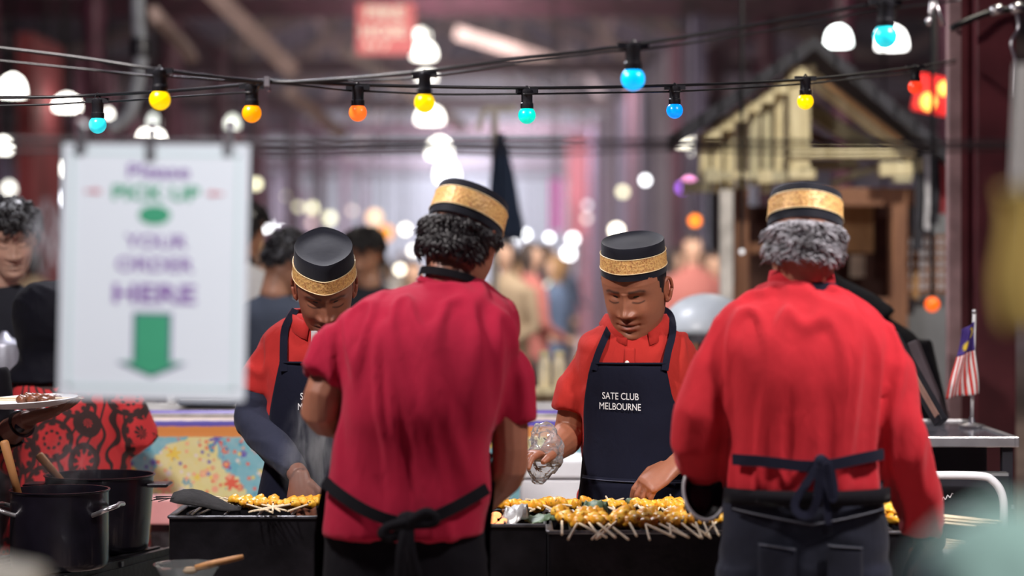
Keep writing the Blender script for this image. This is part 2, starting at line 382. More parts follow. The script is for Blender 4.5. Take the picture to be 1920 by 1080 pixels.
lb = thing('light_banner', 'narrow magenta light panel glowing far down the aisle', 'light panel', P(1043, 435, 42)); t = MB(); t.box(P(1043, 385, 42), (.22, .1, 1.0)); t.build('light_panel', pk, lb); t = MB(); t.tube([P(1043, 336, 42), V(P(1043, 0, 42).x, 42, 8.75)], .01, 6); t.build('cord', m_iron, lb)
t = MB(); t.box(P(1088, 345, 46)+V(0, 0, 0), (.55, .12, 2.2)); tag(t.build('hanging_banner', m_b[3]), 'dusty red banner hanging above the far aisle', 'banner')
# large steel column on the right
q = thing('steel_column', 'large maroon steel column beside the flag on the right', 'column', P(1840, 500, 8.0)*1)
q.location.z = 0
Yc = 8.0; m_col = mat('column_maroon', (.11, .025, .03), .42, var=.35, vs=5, bump=.15, bs=25); m_edge = mat('column_lit_edge', (.34, .22, .22), .5, var=.3, vs=9)  # flange colour lightened to show its edge catching light
def vbox(x0, x1, Y, dep, m, nm, z0=0, z1=3.6):
    t = MB(); a = P(x0, 0, Y).x; c = P(x1, 0, Y).x; t.box(((a+c)/2, Y+dep/2, (z0+z1)/2), (c-a, dep, z1-z0)); return t.build(nm, m, q, bevel=.004)
vbox(1778, 1803, 7.9, .05, m_edge, 'flange'); vbox(1800, 1838, 8.06, .02, m_col, 'web'); vbox(1832, 1905, 7.98, .22, m_col, 'face_plate')

# ------------------------------------------------------------------ wooden kiosk with gable roof on the right
Yh = 10.6
m_pine = wood('pale_pine', (.52, .44, .25), (.78, .70, .46)); m_pine2 = wood('weathered_pine', (.38, .34, .22), (.60, .56, .38)); m_brown = wood('brown_stained_timber', (.17, .075, .045), (.30, .14, .075)); m_shing = mat('black_shingle', (.02, .02, .03), .7, var=.4, vs=9)
m_honey = wood('honey_board', (.45, .24, .10), (.6, .36, .18))
hut = thing('wooden_kiosk', 'wooden kiosk with a dark gable roof and pale pine boards', 'kiosk', (P(1530, 0, Yh).x, Yh, 0))
def hb(x0, y0, x1, y1, Y, dep, m, nm):
    a = P(x0, y0, Y); c = P(x1, y1, Y); t = MB(); t.box(((a.x+c.x)/2, Y+dep/2, (a.z+c.z)/2), (abs(c.x-a.x), dep, abs(a.z-c.z))); return t.build(nm, m, hut, bevel=.004)
def hbeam(x0, y0, x1, y1, wpx, Y, dep, m, nm):
    a = P(x0, y0, Y); c = P(x1, y1, Y); a.y += dep/2; c.y += dep/2; t = MB(); t.beam(a, c, dep, M(wpx, Y), up=(c-a).cross(V(0, 1, 0))); return t.build(nm, m, hut, bevel=.004)
ap = (1528, 92); el = (1282, 262); er = (1790, 312)
for (p0, p1) in ((ap, el), (ap, er)):           # two roof slopes made of overlapping courses
    for k in range(7):
        u0, u1 = k/7, (k+1.12)/7
        a = P(p0[0]+(p1[0]-p0[0])*u0, p0[1]+(p1[1]-p0[1])*u0, Yh-.25); c = P(p0[0]+(p1[0]-p0[0])*u1, p0[1]+(p1[1]-p0[1])*u1+3, Yh-.25)
        t = MB(); t.add([a, c, c+V(0, .9, 0), a+V(0, .9, 0), a+V(0, 0, .06), c+V(0, 0, .075), c+V(0, .9, .075), a+V(0, .9, .06)], [(0, 1, 2, 3), (4, 7, 6, 5), (0, 4, 5, 1), (1, 5, 6, 2), (2, 6, 7, 3), (3, 7, 4, 0)]); t.build('shingle_course', m_shing, hut)
for k in range(9):                              # staggered upright boards of the left half
    x = 1312+k*23.5; top = ap[1]+(el[1]-ap[1])*(ap[0]-x-9)/(ap[0]-el[0])+14
    hb(x, top, x+19, 352+random.uniform(-14, 10), Yh+random.uniform(-.06, .06), .05, random.choice([m_pine, m_pine2, m_pine]), 'upright_board')
for k in range(8):
    x = 1322+k*25; top = ap[1]+(el[1]-ap[1])*(ap[0]-x)/(ap[0]-el[0])+6
    hb(x, top, x+30, top+22, Yh-.12, .07, m_pine, 'rafter_block'); hb(x, 318+random.uniform(-8, 8), x+26, 336+random.uniform(-6, 12), Yh-.1, .06, random.choice([m_pine2, m_pine]), 'bracket')
hb(1480, 158, 1518, 322, Yh-.1, .07, m_pine, 'king_post'); hb(1480, 122, 1530, 150, Yh-.14, .1, m_pine, 'ridge_block')
hbeam(1525, 145, 1716, 296, 26, Yh-.1, .06, m_pine, 'rafter'); hbeam(1545, 150, 1690, 262, 9, Yh-.16, .04, m_honey, 'fascia'); hbeam(1520, 205, 1640, 285, 28, Yh+.25, .06, m_pine2, 'rafter'); hbeam(1515, 250, 1600, 300, 16, Yh+.6, .06, m_brown, 'rafter')
hb(1482, 276, 1716, 295, Yh-.12, .08, m_pine, 'tie_beam'); hb(1480, 318, 1530, 336, Yh-.13, .09, m_pine, 'bracket'); hb(1650, 304, 1712, 330, Yh-.13, .09, m_pine, 'bracket'); hb(1676, 332, 1710, 342, Yh-.13, .09, m_pine2, 'bracket')
hbeam(1560, 345, 1660, 308, 12, Yh+.1, .06, m_pine2, 'brace'); hb(1520, 300, 1610, 318, Yh+.3, .06, m_pine2, 'rail'); hb(1722, 296, 1728, 322, Yh-.12, .04, m_pine, 'peg')
hb(1505, 352, 1722, 386, Yh, .1, m_brown, 'lintel'); hb(1672, 352, 1702, 1114, Yh-.02, .1, m_brown, 'post'); hb(1478, 352, 1508, 1114, Yh+.05, .1, m_brown, 'post')
hb(1378, 352, 1404, 1114, Yh+.1, .1, m_brown, 'post'); hb(1350, 356, 1374, 1114, Yh-.05, .06, mat('white_post_paint', (.62, .60, .58), .5), 'white_post'); hb(1280, 340, 1330, 360, Yh+.3, .1, m_pine2, 'sill')
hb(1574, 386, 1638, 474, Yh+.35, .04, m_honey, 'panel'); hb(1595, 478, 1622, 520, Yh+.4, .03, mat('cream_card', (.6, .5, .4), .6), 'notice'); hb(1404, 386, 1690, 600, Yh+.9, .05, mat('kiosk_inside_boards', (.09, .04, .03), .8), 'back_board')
hb(1404, 455, 1480, 475, Yh+.2, .08, m_brown, 'rail'); hb(1500, 560, 1700, 575, Yh, .3, m_brown, 'counter')
# grey side wall of the kiosk between its post and the steel column
hb(1702, 352, 1790, 900, Yh+.2, .04, mat('grey_sheeting', (.17, .18, .20), .6, vs=3), 'side_panel'); hb(1404, 600, 1702, 1114, Yh+.05, .05, m_brown, 'base_panel'); hb(1282, 600, 1404, 1114, Yh+.1, .05, m_brown, 'base_panel')
# lattice window with white panes
lat = thing('lattice_window', 'brown lattice window with white paper panes beside the kiosk post', 'window', P(1735, 550, 10.75))
m_paper = mat('white_paper_pane', (.75, .72, .74), .7, emit=(.9, .85, .85), es=.25)  # faint glow put into the paper material, not a lamp
for i in range(4):
    for j in range(5):
        a = P(1706+i*17.5, 446+j*20.5, 10.77); t = MB(); t.box(a+V(M(7, 10.7), .01, -M(8, 10.7)), (M(14, 10.7), .01, M(16, 10.7))); t.build('pane', m_paper, lat)
for i in range(5):
    t = MB(); a = P(1703+i*17.5, 440, 10.75); c = P(1703+i*17.5, 552, 10.75); t.beam(a, c, .012, .02); t.build('lattice_bar', m_brown, lat)
for j in range(6):
    t = MB(); a = P(1700, 444+j*20.5, 10.745); c = P(1776, 444+j*20.5, 10.745); t.beam(a, c, .012, .02); t.build('lattice_bar', m_brown, lat)
t = MB(); t.beam(P(1716, 430, 10.735), P(1716, 560, 10.735), .03, M(9, 10.7)); t.build('stile', m_honey, lat)
# straps hanging under the right eave
for x, y1, cc in ((1722, 470, (.02, .02, .03)), (1738, 430, (.5, .5, .55)), (1752, 420, (.02, .02, .03)), (1766, 400, (.25, .02, .03))):
    t = MB(); t.ribbon(rounded([P(x, 285, 10.5), P(x+3, 370, 10.5), P(x-2, y1, 10.5)]), (0, 1, 0), .05, .004); tag(t.build('hanging_strap', mat('strap_%d' % x, cc, .7)), {1722: 'longest black strap hanging under the kiosk eave', 1738: 'pale grey strap hanging under the kiosk eave', 1752: 'shorter black strap hanging under the kiosk eave', 1766: 'dark red strap nearest the steel column'}[x], 'strap', 'straps under the eave')
# ------------------------------------------------------------------ people
class Torso:
    def __init__(s, rows, off=0.0):
        # rows: (py, xl, xr, Yc, toward_camera_depth, away_depth, exponent) top to bottom
        R = []
        for py, xl, xr, Y, dc, df, n in rows:
            a = P(xl, py, Y); c = P(xr, py, Y); R.append(((a.z), (a.x+c.x)/2, (c.x-a.x)/2, Y, dc, df, n))
        R = np.array(R); k = 6; out = []
        for i in range(len(R)-1):
            p0, p1, p2, p3 = R[max(i-1, 0)], R[i], R[i+1], R[min(i+2, len(R)-1)]
            for j in range(k):
                t = j/k; out.append(.5*(2*p1+(p2-p0)*t+(2*p0-5*p1+4*p2-p3)*t*t+(3*p1-p0-3*p2+p3)*t**3))
        out.append(R[-1]); s.r = np.array(out)[::-1]      # ascending z
    def at(s, z): return [np.interp(z, s.r[:, 0], s.r[:, i]) for i in range(1, 7)]
    def loft(s, mb, off=0.0, z0=None, z1=None, n=48):
        rings = []
        for z, cx, hw, cy, dc, df, e in s.r:
            if (z0 is not None and z < z0) or (z1 is not None and z > z1): continue
            g = []
            for j in range(n):
                a = 2*math.pi*j/n; c_, s_ = math.cos(a), math.sin(a)
                x = cx+(hw+off)*math.copysign(abs(c_)**(2/e), c_); d = (dc if s_ > 0 else df)+off
                g.append(V(x, cy-d*math.copysign(abs(s_)**(2/e), s_), z))
            rings.append(g)
        mb.loft(rings); return mb
    def cam_y(s, x, z, off=0.0):
        cx, hw, cy, dc, df, e = s.at(z); q = min(.999, abs(x-cx)/(hw+off)); return cy-(dc+off)*(1-q**e)**(1/e)
    def far_y(s, x, z, off=0.0):
        cx, hw, cy, dc, df, e = s.at(z); q = min(.999, abs(x-cx)/(hw+off)); return cy+(df+off)*(1-q**e)**(1/e)

def g2(x, z, x0, z0, sx, sz): return np.exp(-((x-x0)/sx)**2-((z-z0)/sz)**2)
def sstep(a, b, x): t = np.clip((x-a)/(b-a), 0, 1); return t*t*(3-2*t)

def head_geo(skin, lip, brow, wide=1.0, na=132, nz=108, face=True, eyes='down'):
    """head in local space, face looks to -y, ear level z=0; returns verts, faces, colours"""
    zt = np.array([-.135, -.122, -.113, -.105, -.09, -.07, -.045, -.02, .01, .04, .065, .085, .1, .11, .1155])
    hw = np.array([.042, .046, .043, .048, .057, .064, .069, .0725, .0745, .0755, .0725, .064, .050, .033, .008])*wide
    fr = np.array([.045, .060, .080, .088, .088, .087, .088, .089, .090, .094, .090, .078, .060, .040, .010])
    bk = np.array([.040, .042, .046, .052, .062, .072, .083, .091, .097, .100, .096, .085, .067, .045, .010])
    zs = np.concatenate([np.linspace(-.135, -.08, int(nz*.25)), np.linspace(-.078, .04, int(nz*.5)), np.linspace(.043, .1155, nz-int(nz*.25)-int(nz*.5))])
    u = np.linspace(-1, 1, na, endpoint=False); ang = math.pi*(u*.45+.55*u**3)          # 0 = front, denser there
    A, Z = np.meshgrid(ang, zs); HW = np.interp(Z, zt, hw); FR = np.interp(Z, zt, fr); BK = np.interp(Z, zt, bk)
    ca = np.cos(A); sa = np.sin(A); e = .92
    X = HW*np.sign(sa)*np.abs(sa)**e
    Y = np.where(ca > 0, -FR*np.abs(ca)**.85, BK*np.abs(ca)**.95)
    front = sstep(-.01, -.05, Y)
    COL = np.ones(X.shape+(3,))*np.array(skin)
    if face:
        d = np.zeros_like(X); ax = np.abs(X)
        t = np.clip((.022-Z)/(.057), 0, 1); ridge = np.where((Z < .022) & (Z > -.046), .004+.019*t**1.3, 0)*sstep(-.047, -.038, Z)
        d += ridge*np.exp(-(X/(.0085+.006*t))**2)
        d += .0115*g2(ax, Z, .0175, -.036, .008, .0075)
        d += .006*g2(X, Z, 0, -.031, .010, .008)
        d -= .013*g2(ax, Z, .031, .006, .018, .011)
        d += .0085*g2(ax, Z, .032, .003, .0125, .0085)
        d += .0045*g2(ax, Z, .030, .024, .022, .007)
        d += .008*g2(ax, Z, .044, -.034, .02, .022)
        d += .009*g2(X, Z, 0, -.0610, .023, .0060)*(1-.25*g2(X, Z, 0, -.058, .003, .004))
        d += .0105*g2(X, Z, 0, -.0750, .020, .0068)
        d -= .0050*g2(X, Z, 0, -.0675, .024, .0022)
        d -= .004*g2(X, Z, 0, -.084, .018, .005); d += .005*g2(X, Z, 0, -.099, .02, .010)
        d -= .0035*g2(X, Z, 0, -.052, .0035, .006); d -= .003*g2(ax, Z, .027, -.066, .004, .004)
        Y = Y-d*front
        lm = np.clip(g2(X, Z, 0, -.0625, .022, .0055)+g2(X, Z, 0, -.0735, .019, .0062), 0, 1)[..., None]*front[..., None]
        COL = COL*(1-.75*lm)+np.array(lip)*.75*lm
        ln = (g2(X, Z, 0, -.0675, .024, .0014)*front)[..., None]; COL = COL*(1-.7*ln)
        bz = .0245+.004*np.clip((ax-.012)/.03, 0, 1)-.006*np.clip((ax-.040)/.014, 0, 1)
        bm = np.exp(-((Z-bz)/.0042)**2)*sstep(.009, .014, ax)*sstep(.056, .048, ax)*front
        COL = COL*(1-.88*bm[..., None])+np.array(brow)*.88*bm[..., None]
        ez = -.0025-.0035*(1-((ax-.032)/.016)**2)
        em = np.exp(-((Z-ez)/.0019)**2)*sstep(.015, .019, ax)*sstep(.050, .046, ax)*front
        COL = COL*(1-.92*em[..., None])+np.array((.012, .008, .008))*.92*em[..., None]
        nm = (g2(ax, Z, .0095, -.0440, .004, .0022)*front)[..., None]; COL = COL*(1-.6*nm)  # nostril shade painted as darker skin
        sh = (g2(ax, Z, .045, -.03, .02, .02)*front)[..., None]; COL = COL*(1+.10*sh*np.array((1.2, .5, .4)))
    vs = np.stack([X, Y, Z], -1).reshape(-1, 3); cols = COL.reshape(-1, 3); fs = []; nr = len(zs)
    for i in range(nr-1):
        for j in range(na):
            k = (j+1) % na; fs.append((i*na+j, i*na+k, (i+1)*na+k, (i+1)*na+j))
    fs.append(tuple(reversed(range(na)))); fs.append(tuple((nr-1)*na+j for j in range(na)))
    # ears
    mb = MB()
    for s in (-1, 1):
        R = Matrix.Rotation(s*math.radians(-14), 3, 'Z') @ Matrix.Rotation(math.radians(-10), 3, 'X')
        c0 = V(s*.0735*wide, .012, -.004)
        loop = [c0+R @ V(s*.006*(1+.5*math.cos(a)), .0155*math.cos(a)*(1 if math.sin(a) > -.2 else .75), .029*math.sin(a)) for a in np.linspace(0, 2*math.pi, 22)]
        mb.tube(loop, .0048, 7); mb.ell(c0+R @ V(s*.002, -.001, 0), (.0045, .0145, .027), R); mb.ell(c0+R @ V(s*.005, -.003, -.026), (.005, .008, .009), R)
    b = len(vs); vs = np.vstack([vs, np.array(mb.v)]); fs += [tuple(i+b for i in q) for q in mb.f]
    cols = np.vstack([cols, np.ones((len(mb.v), 3))*np.array(skin)*np.array((1.0, .8, .75))])
    return vs, fs, cols

def head_matrix(c, f, u, s=1.0):
    f = Vector(f).normalized(); u = Vector(u); u = (u-f*u.dot(f)).normalized(); y = -f; x = y.cross(u)
    R = Matrix((x, y, u)).transposed().to_4x4(); return Matrix.Translation(c) @ R @ Matrix.Scale(s, 4)
def xf(M4, vs): A = np.array(M4); return np.asarray(vs) @ A[:3, :3].T+A[:3, 3]

def hand(mb, wr, d, n, side, curl=(.5, .6, .6), thumb=.6, sc=1.0, spread=.06):
    """wr wrist point, d pointing direction, n back-of-hand normal, side=+1/-1 which way the thumb lies along d x n"""
    d = Vector(d).normalized(); n = Vector(n); n = (n-d*n.dot(d)).normalized(); w_ = d.cross(n)*side; wr = Vector(wr)
    pal = [wr-d*.01*sc, wr+d*.02*sc, wr+d*.05*sc, wr+d*.085*sc, wr+d*.096*sc]
    mb.tube(pal, [(.026*sc, .019*sc), (.033*sc, .019*sc), (.041*sc, .017*sc), (.041*sc, .014*sc), (.036*sc, .009*sc)], 14, up=n)
    mb.ell(wr+d*.035*sc+w_*.024*sc-n*.008*sc, (.02*sc, .02*sc, .017*sc))
    for k, (o_, L) in enumerate(((.030, .070), (.0105, .078), (-.0095, .073), (-.028, .058))):
        p = wr+d*(.088-.004*abs(k-1.2))*sc+w_*o_*sc; a = 0; pts = [p-d*.015*sc, p]; dd0 = (d+w_*(o_*spread/.03)).normalized()
        cl = [c*(1+.12*(k-1)) for c in curl]
        for fr_, c_ in zip((.45, .31, .24), cl):
            a += c_; dd = dd0*math.cos(a)-n*math.sin(a); p = p+dd*L*fr_*sc; pts.append(p)
        r = (.0092 if k < 3 else .0078)*sc; mb.tube(pts, [r, r*1.02, r*.95, r*.86, r*.66], 9)
    p = wr+d*.022*sc+w_*.026*sc; a = thumb; pts = [p-w_*.01*sc, p]; dd = (d*.72+w_*.62-n*.25*a).normalized(); p = p+dd*.038*sc; pts.append(p)
    dd = (d*.92+w_*.12-n*.45*a).normalized(); p = p+dd*.03*sc; pts.append(p); dd = (dd-n*.35*a-w_*.2).normalized(); p = p+dd*.024*sc; pts.append(p)
    mb.tube(pts, [.013*sc, .0135*sc, .0115*sc, .0105*sc, .0075*sc], 9)

def arm_pts(s, e, w_): return [s, s.lerp(e, .35), s.lerp(e, .85), e.lerp((s+w_)/2, .06), e.lerp(w_, .18), e.lerp(w_, .55), w_]
def fold(amp, fx, fz, seed, diag=.0):
    def fn(p):
        q = V(p.x*fx+diag*p.z*fx, p.y*fx*.7, p.z*fz)+V(seed*3.1, seed*1.7, seed*.9); w1 = noise.noise(q*.31+V(5, 2, 1))
        q = q+V(1.1*w1, 0, 0); a = max(0, 1-abs(noise.noise(q))*3.0); a = a*a*(3-2*a); b_ = noise.noise(q*.45+V(9, 0, 0)); k = .35+.65*max(0, min(1, .5+1.4*noise.noise(V(p.x*4, p.y*4, p.z*3)+V(seed, 3, 3))))
        return amp*(a*.9*k+b_*.5)-amp*.25
    return fn

def hair_geo(M4, line, thick, seed, clumps=500, L=.03, rad=.004, wide=1.0, curl=.5, ztop=9.0):
    """hair shell over the skull; line(angle)->lowest z, angle 0 = face, pi = nape"""
    vs, fs, _ = head_geo((1, 1, 1), (1, 1, 1), (0, 0, 0), wide, 80, 60, face=False)
    n0 = 80*60; vs = vs[:n0]; fs = [f for f in fs if max(f) < n0]
    out = []; roots = []
    for i, (x, y, z) in enumerate(vs):
        a = abs(math.atan2(x, -y)); lz = line(a); m_ = sstep(lz-.006, lz+.008, z)*(1-sstep(ztop-.004, ztop+.010, z))
        p = V(x, y, z); d = V(x, y, max(z, 0)*.8).normalized(); nz = noise.noise(p*45+V(seed, 0, 0))
        q = p+d*(-.006+m_*(.006+thick*(.75+.6*nz))); out.append(q)
        if m_ > .6: roots.append((q, d))
    mb = MB(); mb.add(out, fs); rnd = random.Random(seed)
    for k in range(clumps):
        p, d = rnd.choice(roots); t = V(d.y, -d.x, 0)*rnd.uniform(-1, 1)*curl+V(0, 0, -1); t = (t-d*t.dot(d)*.9).normalized()
        l = L*rnd.uniform(.6, 1.3); s_ = V(-d.y, d.x, 0)*rnd.uniform(-1, 1)*curl
        pts = [p-d*.004, p+t*l*.35+d*.006, p+t*l*.7+d*.006*(1+rnd.uniform(-.5, .8))+s_*l*.4, p+t*l+d*rnd.uniform(-.001, .006)+s_*l*.75]
        mb.tube(pts, [rad, rad*1.1, rad*.8, rad*.15], 5)
    co = xf(M4, np.array([tuple(q) for q in mb.v])); return co, mb.f

def make_hat(parent, M4, z0, h, band, m_cap, label=None, hw=.0815, hd=.098, tilt=0.0, taper=.95, dent=.012, point=.05, roll=0.0, fdrop=0.0):
    """cap: elliptical wall, crown sunk inside a raised edge, brocade band round it"""
    T = M4 @ Matrix.Translation((0, .004, z0)) @ Matrix.Rotation(tilt, 4, 'X') @ Matrix.Rotation(roll, 4, 'Y'); n = 64
    def ring(z, k, grow=0.0):
        g = []
        for j in range(n):
            a = 2*math.pi*j/n; c_, s_ = math.cos(a), math.sin(a); pk = 1+point*(abs(s_)**10)
            g.append(T @ V((hw*k+grow)*c_, (hd*k+grow)*s_*pk, z-fdrop*max(0, -s_)**2))
        return g
    tk = lambda f: 1.0+(taper-1)*f
    b_ = MB(); rings = [ring(.004, .94), ring(0, .985), ring(.0, 1.0)]+[ring(h*f, tk(f)) for f in (.2, .4, .6, .8, .96)]+[ring(h, tk(1)*.985), ring(h*.975, tk(1)*.95), ring(h-dent*.8, tk(1)*.86), ring(h-dent, tk(1)*.6), ring(h-dent*.7, tk(1)*.3), ring(h-dent*.6, .02)]
    b_.loft(rings); cap = b_.build('hat', m_cap, parent, smooth='auto')
    if label: cap['label'] = label
    bd = MB(); lo, hi = band; fr = np.linspace(lo, hi, 5)
    rr = [ring(h*lo, tk(lo), -.002)]+[ring(h*f, tk(f), .0022) for f in fr]+[ring(h*hi, tk(hi), -.002)]; bd.loft(rr, cap=False)
    o = bd.build('hat_band', GOLD, cap, smooth='auto'); o['label'] = 'gold brocade band'
    pp = MB()
    for f in (lo, hi): pp.tube(ring(h*f, tk(f), .0022)+[ring(h*f, tk(f), .0022)[0]], .0014, 5)
    pp.build('hat_piping', MATS['piping'], cap, smooth=True)
    return cap

mat('piping', (.75, .6, .35), .4)
def body_mesh(name, label, T, hd, arms, legs, skin, base, voxel=.012, group=None):
    """one continuous body: trunk, legs, arms with hands, neck and head. arms: list of dict(s,e,w,hand=(d,n,side,curl,thumb)) ; hd: (M4, geo kwargs, neck_base)"""
    mb = MB(); T.loft(mb, -.028, n=28)
    zb = T.r[0, 0]; cx, hw, cy = T.r[0, 1], T.r[0, 2], T.r[0, 3]
    hipz = legs.get('hip', .92); ins = -.03
    mb.loft([[V(cx+(hw-.03)*math.cos(a)*k, cy+.085*k*math.sin(a), z) for a in np.linspace(0, 2*math.pi, 24, endpoint=False)] for z, k in ((zb+.03, 1), (min(hipz, zb), 1.0), (min(hipz, zb)-.12, .92))])
    for s in (-1, 1):
        hp = V(cx+s*hw*.48, cy, min(hipz, zb)-.05); kn = V(cx+s*hw*.55, cy-legs.get('bend', 0), .5); an = V(cx+s*hw*.6, cy+legs.get('back', 0.02), .08)
        mb.tube([hp, hp.lerp(kn, .5), kn, kn.lerp(an, .35), an], [.082, .07, .052, .052, .036], 12)
        fd = legs.get('face', -1); mb.tube([an+V(0, -fd*.04, -.035), an+V(0, fd*.06, -.04), an+V(0, fd*.16, -.052)], [.034, .038, .024], 10, flat=.75)
    parts = [remesh(mb, voxel, 4)]
    for a in arms:
        mb = MB(); s, e, w_ = a['s'], a['e'], a['w']; k = a.get('k', 1.0)
        mb.tube(arm_pts(s, e, w_), [.028*k, .046*k, .041*k, .041*k, .043*k, .035*k, .027*k], 14)
        if 'hand' in a: hand(mb, w_, *a['hand'], sc=a.get('hs', 1.0))
        parts.append(remesh(mb, .003, 2))
    M4, kw, nb = hd
    hv, hf, hc = head_geo(skin, **kw); hv = xf(M4, hv); cols = None
    mb = MB(); n0 = M4 @ V(0, .022, -.05); mb.tube([n0, n0.lerp(nb, .35), n0.lerp(nb, .75), nb, nb+V(0, 0, -.03)], [.052, .054, .056, .060, .055], 20); parts.append(remesh(mb, .006, 4))
    co = [hv]; fs = list(hf); cl = [hc]; b = len(hv)
    for v_, f_ in parts:
        co.append(v_); fs += [tuple(i+b for i in q) for q in f_]; b += len(v_); cl.append(np.ones((len(v_), 3))*np.array(skin))
    o = mesh_obj(name, np.vstack(co), fs, SKIN, smooth=True, col=np.vstack(cl), origin=base); tag(o, label, 'person', group); return o

def shirt_part(name, T, sleeves, m, parent, z0=None, amp=.006, fx=13, fz=3.5, seed=1, voxel=.009, off=0.004, smooth=7, extra=None, diag=.0, dispfn=None):
    mb = MB(); T.loft(mb, off, z0=z0)
    for pts, rad in sleeves: mb.tube(pts, rad, 16)
    if extra: extra(mb)
    co, fs = remesh(mb, voxel, smooth); f0 = fold(amp, fx, fz, seed, diag)
    co = displace(co, fs, (lambda p: f0(p)+(dispfn(p) if dispfn else 0))); return mesh_obj(name, co, fs, m, parent)

def trousers(T, m, parent, base, wz, legs, hipk=1.0, label=None):
    mb = MB(); cx, hw, cy = T.at(wz)[:3]; hw = hw*hipk; n = 32; dep = .115
    mb.loft([[V(cx+hw*k*math.cos(a), cy+dep*k*math.sin(a), z) for a in np.linspace(0, 2*math.pi, n, endpoint=False)] for z, k in ((wz, .97), (wz-.06, 1.0), (wz-.16, 1.04), (wz-.26, 1.0))])
    for s in (-1, 1):
        hp = V(cx+s*hw*.5, cy, wz-.2); kn = V(cx+s*hw*.56, cy-legs.get('bend', 0), .5); an = V(cx+s*hw*.6, cy+legs.get('back', .02), .07)
        mb.tube([hp, hp.lerp(kn, .5), kn, an], [.105, .095, .078, .068], 16)
    co, fs = remesh(mb, .011, 5); co = displace(co, fs, fold(.006, 9, 14, 3.3)); o = mesh_obj('trousers', co, fs, m, parent)
    if label: o['label'] = label
    return o
def collar_ring(T, parent, m, pts_c, r, h, name='collar', tilt=0):
    pass
c_navy = cloth('navy_cotton', (.007, .008, .020), .8, sheen=.04); c_black = cloth('black_cotton', (.004, .0035, .006), .85, sheen=.02); c_cap = cloth('black_cap_cloth', (.008, .009, .016), .7, sheen=.15, bump=.1)
c_denim = cloth('dark_denim', (.013, .015, .026), .85, weave=1400, var=.35, bump=.5)
m_hairb = mat('black_hair', (.012, .010, .012), .38, var=.3, vs=60); m_hairg = mat('grey_hair', (.22, .215, .235), .5, var=.8, vs=30); m_txt = mat('white_print', (.85, .85, .86), .6, var=.03)
BROW = (.02, .013, .012)

